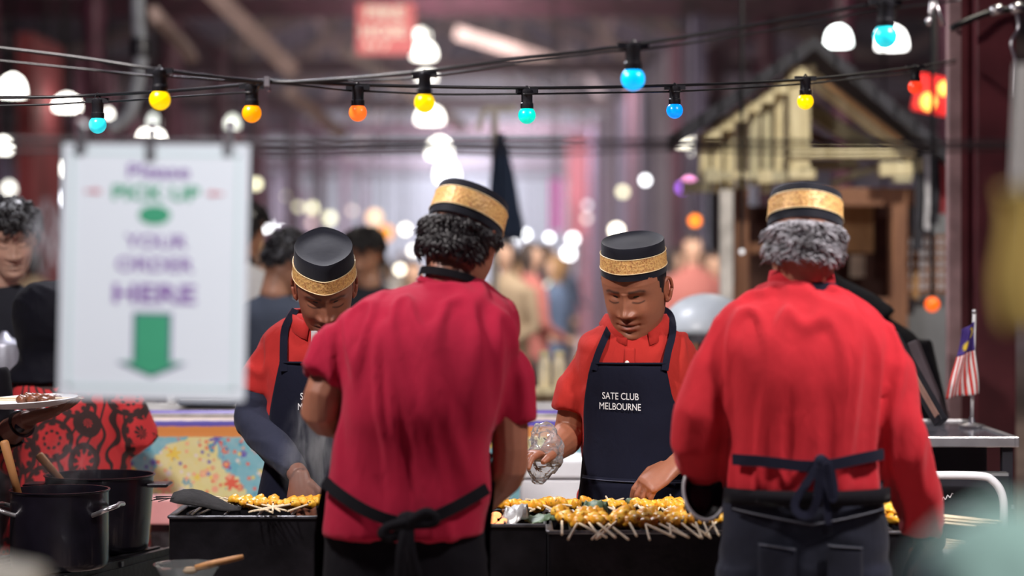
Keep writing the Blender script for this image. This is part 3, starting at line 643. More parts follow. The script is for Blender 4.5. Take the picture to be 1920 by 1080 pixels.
# ---- cook seen from behind, left of centre (crimson T-shirt)
def cook_crimson():
    base = (P(765, 0, 5.0).x, 5.0, 0); sk = (.30, .125, .075)
    T = Torso([(522, 806, 884, 5.12, .045, .05, 2.0), (540, 742, 924, 5.10, .07, .06, 2.1), (572, 672, 960, 5.07, .105, .085, 2.2), (630, 640, 972, 5.04, .13, .11, 2.3), (700, 640, 956, 5.02, .135, .12, 2.4), (770, 641, 934, 5.0, .125, .125, 2.4), (830, 634, 922, 5.0, .115, .13, 2.4), (890, 620, 916, 5.0, .115, .13, 2.4), (950, 609, 912, 5.0, .125, .125, 2.4), (1003, 602, 906, 5.0, .13, .12, 2.4)])
    aL = dict(s=P(662, 612, 5.06), e=P(596, 772, 5.0), w=P(690, 812, 5.22), hand=(V(.8, .5, -.25), V(0, .2, 1), 1, (.5, .6, .5)), k=1.12)
    aR = dict(s=P(948, 640, 5.05), e=P(958, 878, 5.04), w=P(888, 962, 5.22), hand=(V(-.6, .6, -.3), V(0, .2, 1), -1, (.5, .6, .5)), k=1.02)
    M4 = head_matrix(P(866, 452, 5.17), (.38, .85, -.34), (.26, .30, .92), 1.02)
    o = body_mesh('person', 'cook in a crimson T-shirt seen from behind, head bent to the grill', T, (M4, dict(lip=sk, brow=BROW), P(842, 528, 5.12)), [aL, aR], dict(hip=.9, face=1), sk, base)
    m = cloth('crimson_jersey', (.33, .008, .034), .85)
    sl = [([aL['s']+V(.03, 0, .02), aL['s'].lerp(aL['e'], .3), P(604, 716, 5.02)], [.035, .07, .068]), ([aR['s']+V(-.03, 0, .02), aR['s'].lerp(aR['e'], .3), P(966, 795, 5.05)], [.035, .064, .056])]
    s = shirt_part('t_shirt', T, sl, m, o, amp=.015, fx=15, fz=1.5, seed=2.3, diag=.12)
    rb = MB(); pts = [P(782+124*(1-math.cos(a))/2, 517+12*math.sin(a)*.9+18*(1-math.cos(a))/2, 5.13-.075*math.sin(a)) for a in np.linspace(.3, math.pi-.3, 14)]
    rb.ribbon(pts, [V(0, -1, .25)]*14, .016, .004); rb.build('neckband', m, s, smooth=True)
    # apron worn in front, straps and tie seen behind
    ap = MB(); zt, zb = P(0, 620, 5).z, .52
    ap.grid(lambda u, v: (lambda x, z: V(x, (T.far_y(x, z, .012) if z > T.r[0, 0] else cyb(x)), z))(base[0]+(u-.5)*.33*(1 if v > .1 else 1), zt+(zb-zt)*v), 14, 18, (0, .003, 0)) if False else None
    zlo = T.r[0, 0]
    def fn(u, v):
        z = zt+(zb-zt)*v; zz = max(z, zlo+.002); cx, hw, cy, dc, df, e = T.at(zz); k = .62 if z > 1.15 else 1.02; x = cx+(u-.5)*2*hw*k
        return V(x, T.far_y(x, zz, .014), z)
    ap.grid(fn, 16, 20, (0, .003, 0))
    for s_ in (-1, 1):      # side edges wrap back round the hips
        def fn2(u, v, s_=s_):
            z = P(0, 905, 5).z+(.55-P(0, 905, 5).z)*v; zz = max(z, zlo+.002); cx, hw, cy, dc, df, e = T.at(zz); a = .05+u*1.2
            return V(cx+s_*(hw+.016)*math.cos(a)**(2/2.4), cy+(df+.016)*math.sin(a)**(2/2.4)-.012, z)
        ap.grid(fn2, 8, 14, (0, .003, 0))
    apo = ap.build('apron', c_black, o, smooth=True)
    st = MB(); AS = np.linspace(math.pi-.15, 2*math.pi+.25, 22); nc = P(843, 521, 5.125); st.ribbon([nc+V(.068*math.cos(a), .066*math.sin(a), -.014*math.cos(a)+.012*abs(math.sin(a))) for a in AS], [V(math.cos(a), math.sin(a), .35) for a in AS], .019, .003); st.build('neck_strap', c_black, apo, smooth='auto')
    tie = MB(); pts = []
    for i in range(25):
        u = i/24; px = 612+u*302; py = 898+70*math.sin(min(1, u*1.75)*math.pi/2) if u < .57 else 968-58*((u-.57)/.43)**1.2
        q = P(px, py, 5.0); q.y = T.cam_y(q.x, q.z, .018); pts.append(q)
    tie.ribbon(pts, V(0, -1, 0), .026, .005); tie.build('waist_tie', c_black, apo, smooth='auto')
    bw = MB(); kx, ky = 772, 962
    kn = P(kx, ky, 5.0); kn.y = T.cam_y(kn.x, kn.z, .03); bw.ell(kn, (.028, .014, .022))
    for loop in ([(772, 962), (735, 972), (725, 985), (745, 990), (770, 968)], [(772, 962), (805, 945), (822, 958), (805, 966), (772, 966)]):
        bw.ribbon(rounded([V(P(a, b_, 5).x, kn.y-.012, P(a, b_, 5).z) for a, b_ in loop], 5), V(0, -1, .1), .022, .004)
    for a, b_ in ((757, 1075), (787, 1062)): bw.ribbon(rounded([V(P(772, 965, 5).x, kn.y-.01, kn.z), V(P((772+a)/2-4, 1010, 5).x, kn.y-.016, P(0, 1010, 5).z), V(P(a, b_, 5).x, kn.y-.012, P(0, b_, 5).z)], 6), V(0, -1, 0), .024, .004)
    bw.build('bow', c_black, apo, smooth=True)
    trousers(T, c_black, o, base, P(0, 962, 5).z, dict())
    hv, hf = hair_geo(M4, lambda a: float(np.interp(a, [1.2, 1.4, 1.85, 2.0, 2.15], [.05, .012, .012, -.03, -.052])), .012, 11, 1500, .026, .0030, curl=.9, ztop=.024)
    mesh_obj('hair', hv, hf, m_hairb, o)
    make_hat(o, M4, .026, .083, (.24, .76), c_cap, tilt=math.radians(4), hw=.084, hd=.1, point=.03, dent=.004)
    return o, T
cook_crimson()

# ---- cook seen from behind on the right (bright red long sleeves, grey hair)
def cook_grey():
    base = (P(1508, 0, 5.0).x, 5.0, 0); sk = (.36, .16, .10)
    T = Torso([(532, 1462, 1542, 5.06, .05, .05, 2.0), (552, 1408, 1594, 5.05, .075, .06, 2.1), (585, 1362, 1645, 5.03, .105, .085, 2.2), (640, 1345, 1662, 5.01, .125, .105, 2.4), (700, 1352, 1655, 5.0, .13, .115, 2.4), (770, 1362, 1648, 5.0, .125, .12, 2.4), (830, 1368, 1645, 5.0, .12, .12, 2.4), (880, 1366, 1648, 5.0, .122, .122, 2.4), (918, 1364, 1652, 5.0, .125, .12, 2.4)])
    aL = dict(s=P(1368, 618, 5.03), e=P(1298, 812, 4.99), w=P(1322, 896, 5.11), hand=(V(.0, .9, -.4), V(0, .4, .9), 1, (.5, .7, .5)), k=1.05, hs=.86)
    aR = dict(s=P(1648, 625, 5.02), e=P(1686, 818, 4.98), w=P(1738, 1005, 5.08), hand=(V(.1, .2, -1), V(.5, -.7, 0), 1, (.4, .5, .4)), k=1.08, hs=.86)
    M4 = head_matrix(P(1508, 458, 5.08), (.10, .95, -.22), (.06, .2, .95), 1.03)
    o = body_mesh('person', 'grey-haired cook in a bright red long-sleeved shirt seen from behind', T, (M4, dict(lip=sk, brow=BROW), P(1503, 535, 5.06)), [aL, aR], dict(hip=.95, face=1), sk, base)
    m = cloth('scarlet_cotton', (.45, .018, .028), .85)
    def sleeve(a, r, tcut): return ([a['s']+V(0, 0, .02), a['s'].lerp(a['e'], .35), a['s'].lerp(a['e'], .85), a['e'].lerp(a['w'], .15), a['e'].lerp(a['w'], .55), a['e'].lerp(a['w'], tcut)], r)
    sl = [sleeve(aL, [.035, .064, .064, .064, .06, .052], .86), sleeve(aR, [.035, .062, .06, .06, .054, .043], .95)]
    s = shirt_part('long_sleeved_shirt', T, sl, m, o, amp=.017, fx=15, fz=1.3, seed=6.7, diag=-.05)
    cl = MB(); cp = lambda a, k, zz: V(P(1503, 0, 5.06).x+M(64*k, 5.06)*math.cos(a), 5.065+.062*k*math.sin(a), P(0, zz, 5.06).z)
    AN = np.linspace(0, 2*math.pi, 40, endpoint=False)
    cl.loft([[cp(a, 1.0, 545) for a in AN], [cp(a, .98, 522) for a in AN], [cp(a, .93, 508) for a in AN], [cp(a, .88, 506) for a in AN], [cp(a, .86, 520) for a in AN]], cap=False); cl.build('collar', m, s, smooth=True)
    ap = MB(); zt, zb = P(0, 640, 5).z, .5; zlo = T.r[0, 0]
    def fn(u, v):
        z = zt+(zb-zt)*v; zz = max(z, zlo+.002); cx, hw, cy, dc, df, e = T.at(zz); k = .6 if z > 1.2 else .96; x = cx+(u-.5)*2*hw*k
        return V(x, T.far_y(x, zz, .016), z)
    ap.grid(fn, 16, 20, (0, .003, 0)); apo = ap.build('apron', c_navy, o, smooth=True)
    st = MB(); AN2 = np.linspace(math.pi, 2*math.pi, 18); st.ribbon([cp(a, 1.06, 541-4*math.sin(-a)) for a in AN2], [V(math.cos(a), math.sin(a), .25) for a in AN2], .02, .003); st.build('neck_strap', c_navy, apo, smooth='auto')
    tie = MB(); pts = []
    for i in range(25):
        u = i/24; q = P(1368+u*278, 856-8*u+9*math.sin(u*math.pi)-3*math.sin(u*9), 5.0); q.y = T.cam_y(q.x, q.z, .017); pts.append(q)
    tie.ribbon(pts, V(0, -1, 0), .024, .005); tie.build('waist_tie', c_navy, apo, smooth='auto')
    bw = MB(); kn = P(1522, 856, 5.0); kn.y = T.cam_y(kn.x, kn.z, .028); bw.ell(kn, (.016, .012, .018))
    f = lambda l: rounded([V(P(a, b_, 5).x, kn.y-.006-.004*i, P(a, b_, 5).z) for i, (a, b_) in enumerate(l)], 6)
    bw.ribbon(f([(1520, 850), (1500, 885), (1474, 925), (1478, 946), (1500, 948), (1514, 915), (1518, 862)]), V(0, -1, .2), .017, .004)
    bw.ribbon(f([(1524, 848), (1538, 862), (1546, 905), (1540, 922), (1532, 880), (1526, 856)]), V(0, -1, .2), .014, .004)
    bw.ribbon(f([(1522, 856), (1528, 905), (1534, 968)]), V(.25, -1, 0), .016, .004); bw.ribbon(f([(1521, 858), (1516, 880), (1513, 915)]), V(.2, -1, 0), .014, .004)
    bw.build('bow', c_navy, apo, smooth='auto')
    t = trousers(T, c_denim, o, base, P(0, 895, 5).z, dict(), 1.08, 'dark denim jeans')
    cx, hw, cy = T.at(zlo)[:3]; hw *= 1.08
    by = lambda x, off=.012: cy-(.115*1.03+off)*math.sqrt(max(.05, 1-((x-cx)/(hw*1.04))**2))
    belt = MB(); zz = P(0, 924, 5).z; bp = [V(cx+u*hw*.98, by(cx+u*hw*.98, .022), zz) for u in np.linspace(-1, 1, 21)]; belt.ribbon(bp, V(0, -1, 0), .034, .006); belt.build('belt', c_black, t, smooth=True)
    m_st = mat('jean_seam_thread', (.045, .05, .07), .7)
    for x0 in (-.62, .18):
        pk = MB(); o4 = [(x0, 1008), (x0+.44, 1016), (x0+.43, 1100), (x0+.2, 1118), (x0+.02, 1098)]
        def fp(u, v, x0=x0): x = cx+(x0+u*.44)*hw; return V(x, by(x, .014), P(0, 1006+8*u+v*105, 5).z)
        pk.grid(fp, 8, 8, (0, .003, 0)); pkt = pk.build('back_pocket', c_denim, t, smooth=True)
        se = MB(); se.tube([V(cx+(x0+u*.44)*hw, by(cx+(x0+u*.44)*hw, .0165), P(0, 1009+8*u, 5).z) for u in np.linspace(0.02, .98, 9)], .0014, 5); se.build('seam', m_st, pkt)
    yk = MB(); yk.tube([V(cx+u*hw, by(cx+u*hw, .014), P(0, 945+26*(1-abs(u)), 5).z) for u in np.linspace(-.9, .9, 25)], .0022, 5); yk.build('yoke_seam', m_st, t)
    hv, hf = hair_geo(M4, lambda a: float(np.interp(a, [1.2, 1.4, 1.85, 2.0, 2.15], [.05, .014, .014, -.03, -.050])), .012, 23, 1300, .022, .0026, curl=1.3, ztop=.026)
    mesh_obj('hair', hv, hf, m_hairg, o)
    make_hat(o, M4, .032, .080, (.27, .76), c_cap, tilt=math.radians(3), hw=.083, hd=.098, point=.02, dent=.004)
    gm = mat('black_rubber_glove', (.012, .011, .013), .22, var=.2, coat=.3)
    g = MB(); a = aR; hand(g, a['w'], *a['hand'], sc=1.12); g.tube([a['e'].lerp(a['w'], .93), a['w'], a['w']+V(.004, .01, -.02)], [.043, .042, .04], 14); co, fs = remesh(g, .0045, 3); mesh_obj('glove', co, fs, gm, o)['label'] = 'black rubber glove'
    g = MB(); a = aL; hand(g, a['w'], *a['hand'], sc=1.12); g.tube([a['e'].lerp(a['w'], .8), a['w'], a['w']+V(.0, .01, -.02)], [.046, .043, .04], 14); co, fs = remesh(g, .0045, 3); mesh_obj('glove', co, fs, gm, o)['label'] = 'wet black rubber glove'
    return o, T
cook_grey()

def polo_collar(T, parent, m, c, rx, ry, zlow, drop, tipx):
    """folded polo collar facing the camera"""
    b_ = MB(); n = 30
    inner, outer = [], []
    for i in range(n):
        a = -math.pi/2+.32+(2*math.pi-.64)*i/(n-1); k = abs(math.cos(a)) if math.sin(a) < 0 else 1; frt = max(0, -math.sin(a))
        p = c+V(rx*math.cos(a), ry*math.sin(a), .018*(1-frt)-.015*frt); q = c+V((rx+.034)*math.cos(a), (ry+.046)*math.sin(a), .010*(1-frt)-drop*(.35+.65*frt**2)-.02*frt); inner.append(p); outer.append(q)
    top = [(p+q)/2+V(0, 0, .014) for p, q in zip(inner, outer)]
    b_.grid(lambda u, v: (inner, top, outer)[round(v*2)][round(u*(n-1))], n, 3)
    o = b_.build('collar', m, parent, smooth=True); sd = o.modifiers.new('s', 'SOLIDIFY'); sd.thickness = .003; return o

def front_apron(T, o, m, xt0, xt1, ytop, side, ybot, Y, text=None, off=.014):
    """apron facing the camera: bib + skirt following the torso"""
    ap = MB(); zt = P(0, ytop, Y).z; zb = .55; zlo = T.r[0, 0]+.004
    ys = [s_[0] for s_ in side]; L = [s_[1] for s_ in side]; R = [s_[2] for s_ in side]
    def edge(z):
        py = HY-(z-CAMZ)*F/Y; return P(np.interp(py, ys, L), 0, Y).x, P(np.interp(py, ys, R), 0, Y).x
    def fn(u, v):
        z = zt+(zb-zt)*v; a, c_ = edge(z); x = a+(c_-a)*u; zz = max(z, zlo); wr = .004*noise.noise(V(x*9, z*7, 4.2))+.003*noise.noise(V(x*22, z*5, 1.2)); return V(x, T.cam_y(x, zz, off)-wr, z)
    ap.grid(fn, 34, 46, (0, .003, 0)); apo = ap.build('apron', m, o, smooth=True)
    hm = MB(); a, c_ = edge(zt); hm.tube([V(a+(c_-a)*u, T.cam_y(a+(c_-a)*u, zt-.004, off+.003), zt-.003) for u in np.linspace(0, 1, 14)], .0028, 6); hm.build('hem', m, apo, smooth=True)
    return apo, edge
def surf_text(T, apo, s_, px, py, wpx, hpx, Y, off, name, m=None, slope=0.0):
    vs, fs = text_geo(s_, 0.0); c = P(px, py, Y); out = []
    for q in vs:
        x = c.x+q.x*M(wpx, Y); z = c.z+q.y*M(hpx, Y)+slope*q.x*M(wpx, Y); out.append(V(x, T.cam_y(x, z, off)-.0065, z))
    b_ = MB(); b_.add(out, fs); t = b_.build(name, m or m_txt, apo); return t

# ---- young cook facing the camera, right of centre
def cook_front():
    Y = 6.15; base = (P(1190, 0, Y).x, Y, 0); sk = (.34, .135, .075)
    T = Torso([(596, 1150, 1232, Y+.0, .055, .055, 2.0), (614, 1118, 1262, Y, .075, .065, 2.1), (640, 1090, 1296, Y, .105, .085, 2.2), (690, 1080, 1312, Y, .13, .11, 2.3), (760, 1088, 1302, Y, .135, .12, 2.4), (830, 1094, 1290, Y, .14, .12, 2.4), (900, 1090, 1290, Y, .15, .12, 2.4), (960, 1086, 1294, Y, .15, .12, 2.4), (1020, 1086, 1296, Y, .14, .12, 2.4)])
    aL = dict(s=P(1102, 660, Y), e=P(1066, 818, Y+.02), w=P(1030, 852, Y-.2), hand=(V(-.45, -.55, .02), V(-.15, .1, 1), -1, (.35, .5, .4), .6), k=1.08)
    aR = dict(s=P(1290, 665, Y), e=P(1338, 822, Y+.03), w=P(1266, 872, Y-.32), hand=(V(-.78, -.25, -.52), V(-.42, -.55, .72), 1, (.5, .6, .4), .9), k=1.0, hs=1.06)
    M4 = head_matrix(P(1191, 541, Y-.06), (-.33, -.86, -.36), (-.12, -.34, .93), 1.06)
    o = body_mesh('person', 'young cook facing forward in a navy lettered apron, eyes on the grill', T, (M4, dict(lip=(.26, .07, .055), brow=BROW, wide=1.06), P(1192, 618, Y+.02)), [aL, aR], dict(hip=.9, face=-1), sk, base)
    m = cloth('red_pique', (.44, .028, .022), .85)
    sl = [([aL['s']+V(.02, 0, .01), aL['s'].lerp(aL['e'], .4), P(1071, 776, Y-.005)], [.035, .062, .056]), ([aR['s']+V(-.02, 0, .01), aR['s'].lerp(aR['e'], .4), aR['s'].lerp(aR['e'], .8)], [.035, .06, .056])]
    s = shirt_part('polo_shirt', T, sl, m, o, amp=.010, fx=15, fz=7, seed=8.4, voxel=.008)
    c = P(1192, 622, Y); polo_collar(T, s, m, V(c.x, Y-.012, c.z+.03), .068, .066, 0, .048, 0)
    pl = MB(); x0 = P(1176, 0, Y).x
    pl.grid(lambda u, v: (lambda x, z: V(x, T.cam_y(x, z, .008), z))(x0+(u-.5)*.028, P(0, 650+v*36, Y).z), 5, 8, (0, .003, 0)); pl.build('placket', m, s, smooth=True)
    bt = MB(); q = P(1171, 676, Y); bt.ell(V(q.x, T.cam_y(q.x, q.z, .012), q.z), (.006, .003, .006)); bt.build('button', mat('pearl_button', (.8, .75, .7), .3), s)
    apo, edge = front_apron(T, o, c_navy, 0, 0, 676, [(670, 1108, 1240), (700, 1100, 1246), (740, 1094, 1254), (770, 1092, 1272), (820, 1093, 1290), (900, 1086, 1298), (960, 1078, 1304), (1200, 1070, 1310)], 0, Y)
    st = MB()
    for l in ([(1110, 690), (1117, 665), (1132, 630), (1150, 598)], [(1240, 690), (1246, 660), (1258, 620), (1256, 590), (1236, 576)]):
        pts = []
        for a, b_ in l:
            q = P(a, b_, Y); q.y = T.cam_y(q.x, min(q.z, T.r[-1, 0]-.02), .018) if b_ > 615 else Y-.035+.05*(615-b_)/40; pts.append(q)
        st = MB(); st.ribbon(rounded(pts, 5), V(0, -1, .3), .019, .003); st.build('neck_strap', c_navy, apo, smooth='auto')
    surf_text(T, apo, 'SATE CLUB', 1158.5, 737, 66, 12.5, Y, .014, 'lettering', slope=-.03); surf_text(T, apo, 'MELBOURNE', 1158, 756, 75, 12.5, Y, .014, 'lettering', slope=-.03)
    pk = MB()
    def fp(u, v):
        z = P(0, 884+8*u, Y).z+(.62-P(0, 884, Y).z)*v; a, c_ = edge(z); x = a+.004+(c_-a-.008)*u; return V(x, T.cam_y(x, max(z, T.r[0, 0]+.004), .021), z)
    pk.grid(fp, 30, 14, (0, .003, 0)); pko = pk.build('apron_pocket', c_navy, apo, smooth=True)
    se = MB(); se.tube([fp(u, .02)+V(0, -.003, 0) for u in np.linspace(0, 1, 16)], .0016, 5); se.build('seam', mat('navy_seam', (.05, .055, .09), .7), pko)
    trousers(T, c_black, o, base, T.r[0, 0]+.03, dict())
    hv, hf = hair_geo(M4, lambda a: float(np.interp(a, [.95, 1.12, 1.22, 1.36, 1.5, 1.66, 1.85, 2.0, 2.3], [.06, .03, .006, -.014, -.012, .016, .012, -.03, -.055])), .0015, 31, 0, .008, .0012, wide=1.06, curl=.3, ztop=.05)
    mesh_obj('hair', hv, hf, m_hairb, o)
    make_hat(o, M4, .046, .083, (.22, .66), c_cap, tilt=math.radians(-7), hw=.083, hd=.1, roll=math.radians(2), point=.08, dent=.008)
    return o, T, aL, aR
_, T_C, aCL, aCR = cook_front()

# ---- cook facing the camera at the left grill, navy undersleeves
def cook_left():
    Y = 6.2; base = (P(605, 0, Y).x, Y, 0); sk = (.27, .105, .062)
    T = Torso([(588, 560, 640, Y, .055, .055, 2.0), (604, 528, 676, Y, .075, .065, 2.1), (630, 502, 706, Y, .105, .085, 2.2), (680, 494, 716, Y, .13, .11, 2.3), (750, 504, 708, Y, .135, .12, 2.4), (820, 508, 704, Y, .135, .12, 2.4), (890, 498, 708, Y, .14, .12, 2.4), (960, 488, 714, Y, .14, .12, 2.4), (1020, 486, 716, Y, .14, .12, 2.4)])
    aL = dict(s=P(510, 640, Y), e=P(474, 788, Y), w=P(562, 893, Y-.26), hand=(V(.08, -.25, -.8), V(-.25, -.8, .3), -1, (.25, .5, .35), .9), k=1.0, hs=1.0)
    aR = dict(s=P(700, 645, Y), e=P(738, 795, Y), w=P(664, 890, Y-.24), hand=(V(-.2, -.3, -.8), V(.2, -.8, .3), 1, (.5, .6, .5)), k=1.0)
    M4 = head_matrix(P(609, 540, Y-.1), (.10, -.82, -.55), (.02, -.55, .82), 1.02)
    o = body_mesh('person', 'cook at the left grill wearing a navy apron and dark undersleeves', T, (M4, dict(lip=(.22, .07, .055), brow=BROW), P(604, 606, Y+.02)), [aL, aR], dict(hip=.9, face=-1), sk, base)
    m = cloth('red_pique_warm', (.46, .028, .026), .85)
    sl = [([aL['s']+V(.02, 0, .01), aL['s'].lerp(aL['e'], .4), P(483, 738, Y)], [.035, .062, .060]), ([aR['s']+V(-.02, 0, .01), aR['s'].lerp(aR['e'], .4), aR['s'].lerp(aR['e'], .7)], [.035, .06, .058])]
    s = shirt_part('polo_shirt', T, sl, m, o, amp=.010, fx=15, fz=7, seed=4.4, voxel=.008)
    c = P(604, 612, Y); polo_collar(T, s, m, V(c.x, Y-.012, c.z+.03), .068, .066, 0, .048, 0)
    for a in (aL, aR):
        mb = MB(); s_, e, w_ = a['s'], a['e'], a['w']; mb.tube([s_.lerp(e, .45), s_.lerp(e, .8), e, e.lerp(w_, .2), e.lerp(w_, .6), e.lerp(w_, .93)], [.054, .057, .056, .055, .046, .036], 16)
        co, fs = remesh(mb, .007, 5); co = displace(co, fs, fold(.006, 8, 22, 6.6, .4)); mesh_obj('undersleeve', co, fs, cloth('navy_undersleeve', (.03, .034, .06), .85), o)
    apo, edge = front_apron(T, o, c_navy, 0, 0, 674, [(670, 534, 668), (700, 527, 676), (740, 518, 686), (770, 512, 694), (850, 504, 704), (950, 480, 714), (1200, 476, 720)], 0, Y)
    st = MB()
    for l in ([(541, 692), (540, 650), (541, 612), (556, 580)], [(664, 692), (668, 650), (664, 612), (650, 580)]):
        pts = []
        for a, b_ in l:
            q = P(a, b_, Y); q.y = T.cam_y(q.x, min(q.z, T.r[-1, 0]-.02), .018) if b_ > 605 else Y-.03; pts.append(q)
        st = MB(); st.ribbon(rounded(pts, 5), V(0, -1, .3), .021, .003); st.build('neck_strap', c_navy, apo, smooth='auto')
    surf_text(T, apo, 'SATE CLUB', 606, 737, 66, 12.5, Y, .014, 'lettering'); surf_text(T, apo, 'MELBOURNE', 606, 756, 75, 12.5, Y, .014, 'lettering')
    bd = MB(); q = P(597, 628, Y); bd.box(V(q.x, T.cam_y(q.x, q.z, .02), q.z), (.018, .004, .03)); bd.build('name_badge', mat('white_badge', (.7, .7, .72), .4), s)
    trousers(T, c_black, o, base, T.r[0, 0]+.03, dict())
    hv, hf = hair_geo(M4, lambda a: float(np.interp(a, [.95, 1.12, 1.22, 1.36, 1.5, 1.66, 1.85, 2.0, 2.3], [.06, .035, .01, -.012, -.012, .016, .012, -.03, -.05])), .0015, 37, 0, .008, .0012, curl=.3, ztop=.05)
    mesh_obj('hair', hv, hf, m_hairb, o)
    make_hat(o, M4, .044, .085, (.02, .46), c_cap, tilt=math.radians(-2), hw=.083, hd=.099, point=.10, dent=.007, taper=.93)
    return o, T, aL
_, T_A, aAL = cook_left()
# ------------------------------------------------------------------ grills with satay
m_steel = mat('sooty_steel', (.012, .011, .014), .42, .5, var=.5, vs=14, bump=.25, bs=60, spec=.4); m_rim = mat('worn_steel_rim', (.10, .10, .11), .35, .8, var=.5, vs=25, bump=.2); m_coal = mat('charcoal', (.014, .013, .014), .9, var=.5, vs=30, bump=.5)
m_ember = mat('ember', (.3, .08, .04), .8, emit=(1, .35, .12), es=2.2)
GZ = .917
def grill(label, x0, x1, Yf, Yb, name='charcoal_grill', embers=()):
    a = P(x0, 0, Yf).x; c = P(x1, 0, Yf).x; g = thing(name, label, 'grill', ((a+c)/2, (Yf+Yb)/2, 0)); h = .24; L = c-a; D = Yb-Yf; cx, cy = (a+c)/2, (Yf+Yb)/2
    def bx(nm, ctr, sz, m=m_steel, bev=.003): t = MB(); t.box(ctr, sz); return t.build(nm, m, g, bevel=bev)
    bx('front_panel', (cx, Yf, GZ-h/2), (L, .008, h)); bx('back_panel', (cx, Yb, GZ-h/2), (L, .008, h)); bx('end_panel', (a, cy, GZ-h/2), (.008, D, h)); bx('end_panel', (c, cy, GZ-h/2), (.008, D, h)); bx('ash_tray', (cx, cy, GZ-h+.06), (L-.01, D-.01, .006))
    for y in (Yf, Yb): bx('rim', (cx, y, GZ), (L+.012, .018, .008), m_rim)
    for x in (a, c): bx('rim', (x, cy, GZ), (.018, D, .008), m_rim)
    for sx in (a+.02, c-.02):
        for sy in (Yf+.02, Yb-.02): bx('leg', (sx, sy, (GZ-h)/2), (.028, .028, GZ-h))
    co = MB(); rnd = random.Random(int(x0)); n = int(L*D*420)
    for k in range(n):
        r = rnd.uniform(.014, .026); p = V(rnd.uniform(a+.03, c-.03), rnd.uniform(Yf+.03, Yb-.03), GZ-h+.075+rnd.uniform(0, .1)); co.ell(p, (r*1.3, r, r*.8), Matrix.Rotation(rnd.uniform(0, 3), 3, 'Z'), 6, 4)
    o = co.build('charcoal', m_coal, g); o['kind'] = 'stuff'
    if embers:
        em = MB()
        for px, py, Y in embers: em.ell(P(px, py, Y), (.014, .012, .009), None, 7, 5)
        o = em.build('embers', m_ember, g); o['kind'] = 'stuff'
    for x in np.arange(a+.05, c-.03, .085):
        t = MB(); t.tube([V(x, Yf, GZ+.004), V(x, Yb, GZ+.004)], .0035, 6); t.build('grate_bar', m_rim, g)
    return g
grill('black charcoal grill trough in front of the cook with navy undersleeves', 320, 640, 5.66, 5.92)
grill('short black grill section beside the crimson-shirted cook, embers glowing at its end', 908, 1026, 5.48, 5.80, embers=((922, 975, 5.52), (930, 966, 5.56), (938, 984, 5.5), (915, 968, 5.6), (946, 978, 5.53)))
grill('long black grill trough in front of the young cook, lined with satay', 1031, 1728, 5.34, 5.74)
# glossy wet edge pieces on the left grill
def meat_mat():
    t = NT('satay_meat'); co = t.coord(); oi = t.n('ObjectInfo').outputs['Random']
    n1 = t.n('TexNoise', i_Vector=co, i_Scale=55.0, i_Detail=4.0).outputs[0]; n2 = t.n('TexNoise', i_Vector=co, i_Scale=130.0, i_Detail=2.0).outputs[0]
    c = t.ramp(n1, [(.22, (.30, .09, .012)), (.40, (.75, .32, .02)), (.58, (.90, .50, .04)), (.75, (.95, .66, .16))])
    c = t.mix(t.math('GREATER_THAN', t.math('ADD', n2, t.math('MULTIPLY', oi,   .10)), .73), c, (.05, .02, .012)); t.set('Base Color', c); t.set('Roughness', .38); t.set('Subsurface Weight', .05); t.set('Subsurface Scale', .01); t.bump(n1, .5, .004); return t.m
m_meat = meat_mat(); m_stick = mat('bamboo_skewer_stick', (.85, .70, .48), .6, var=.15)
def make_skewer(seed, label):
    rnd = random.Random(seed); r = thing('satay_skewer', label, 'skewer')
    t = MB(); t.tube([V(0, -.155, 0), V(0, .115, 0), V(0, .125, 0)], [.0024, .0024, .0006], 6); t.build('stick', m_stick, r, local=True)
    for k in range(3):
        me = MB(); R = Matrix.Rotation(rnd.uniform(-.5, .5), 3, 'Z') @ Matrix.Rotation(rnd.uniform(-.6, .6), 3, 'Y'); sx = rnd.uniform(.0125, .0175); sz = rnd.uniform(.010, .014)
        me.ell((rnd.uniform(-.003, .003), -.010+k*.030, rnd.uniform(-.001, .004)), (sx, .0175, sz), R, 12, 8)
        me.v = [tuple(Vector(q)*(1+0)+Vector(q).normalized()*0+V(1, .6, 1)*.0045*noise.noise(Vector(q)*110+V(seed*5, k, 0))) for q in me.v]
        me.build('meat_chunk', m_meat, r, smooth=True, local=True)
    return r
proto = [make_skewer(s, '') for s in (1, 2, 3)]
used = set()
def put_skewer(loc, rz, rx, label, group, k=None, sc=1.0, ry=0.0):
    i = random.randrange(3) if k is None else k
    if i in used: o = copy_tree(proto[i])
    else: o = proto[i]; used.add(i)
    o.location = loc; o.rotation_euler = (rx, ry, rz); o.scale = (sc,)*3; o['label'] = label; o['group'] = group; return o
x = 1054
while x < 1350:
    Y = 5.405+random.uniform(-.012, .012); p = P(x, 0, Y); p.z = GZ+.018+random.uniform(0, .007)
    put_skewer(p, random.uniform(-.45, .45), random.uniform(.06, .13), 'yellow satay skewer in the front row of the long grill', 'front-row satay', sc=random.uniform(1.15, 1.35)); x += 15.5
x = 921
while x < 1330:
    if not (1098 < x < 1114 or 1166 < x < 1186):
        Y = 5.755+random.uniform(-.012, .012); p = P(x, 0, Y); p.z = GZ+.019+random.uniform(0, .008)
        put_skewer(p, math.pi+random.uniform(-.5, .5), random.uniform(-.02, .08), 'satay skewer in the back row nearest the young cook', 'back-row satay', sc=random.uniform(1.05, 1.2))
    x += 16
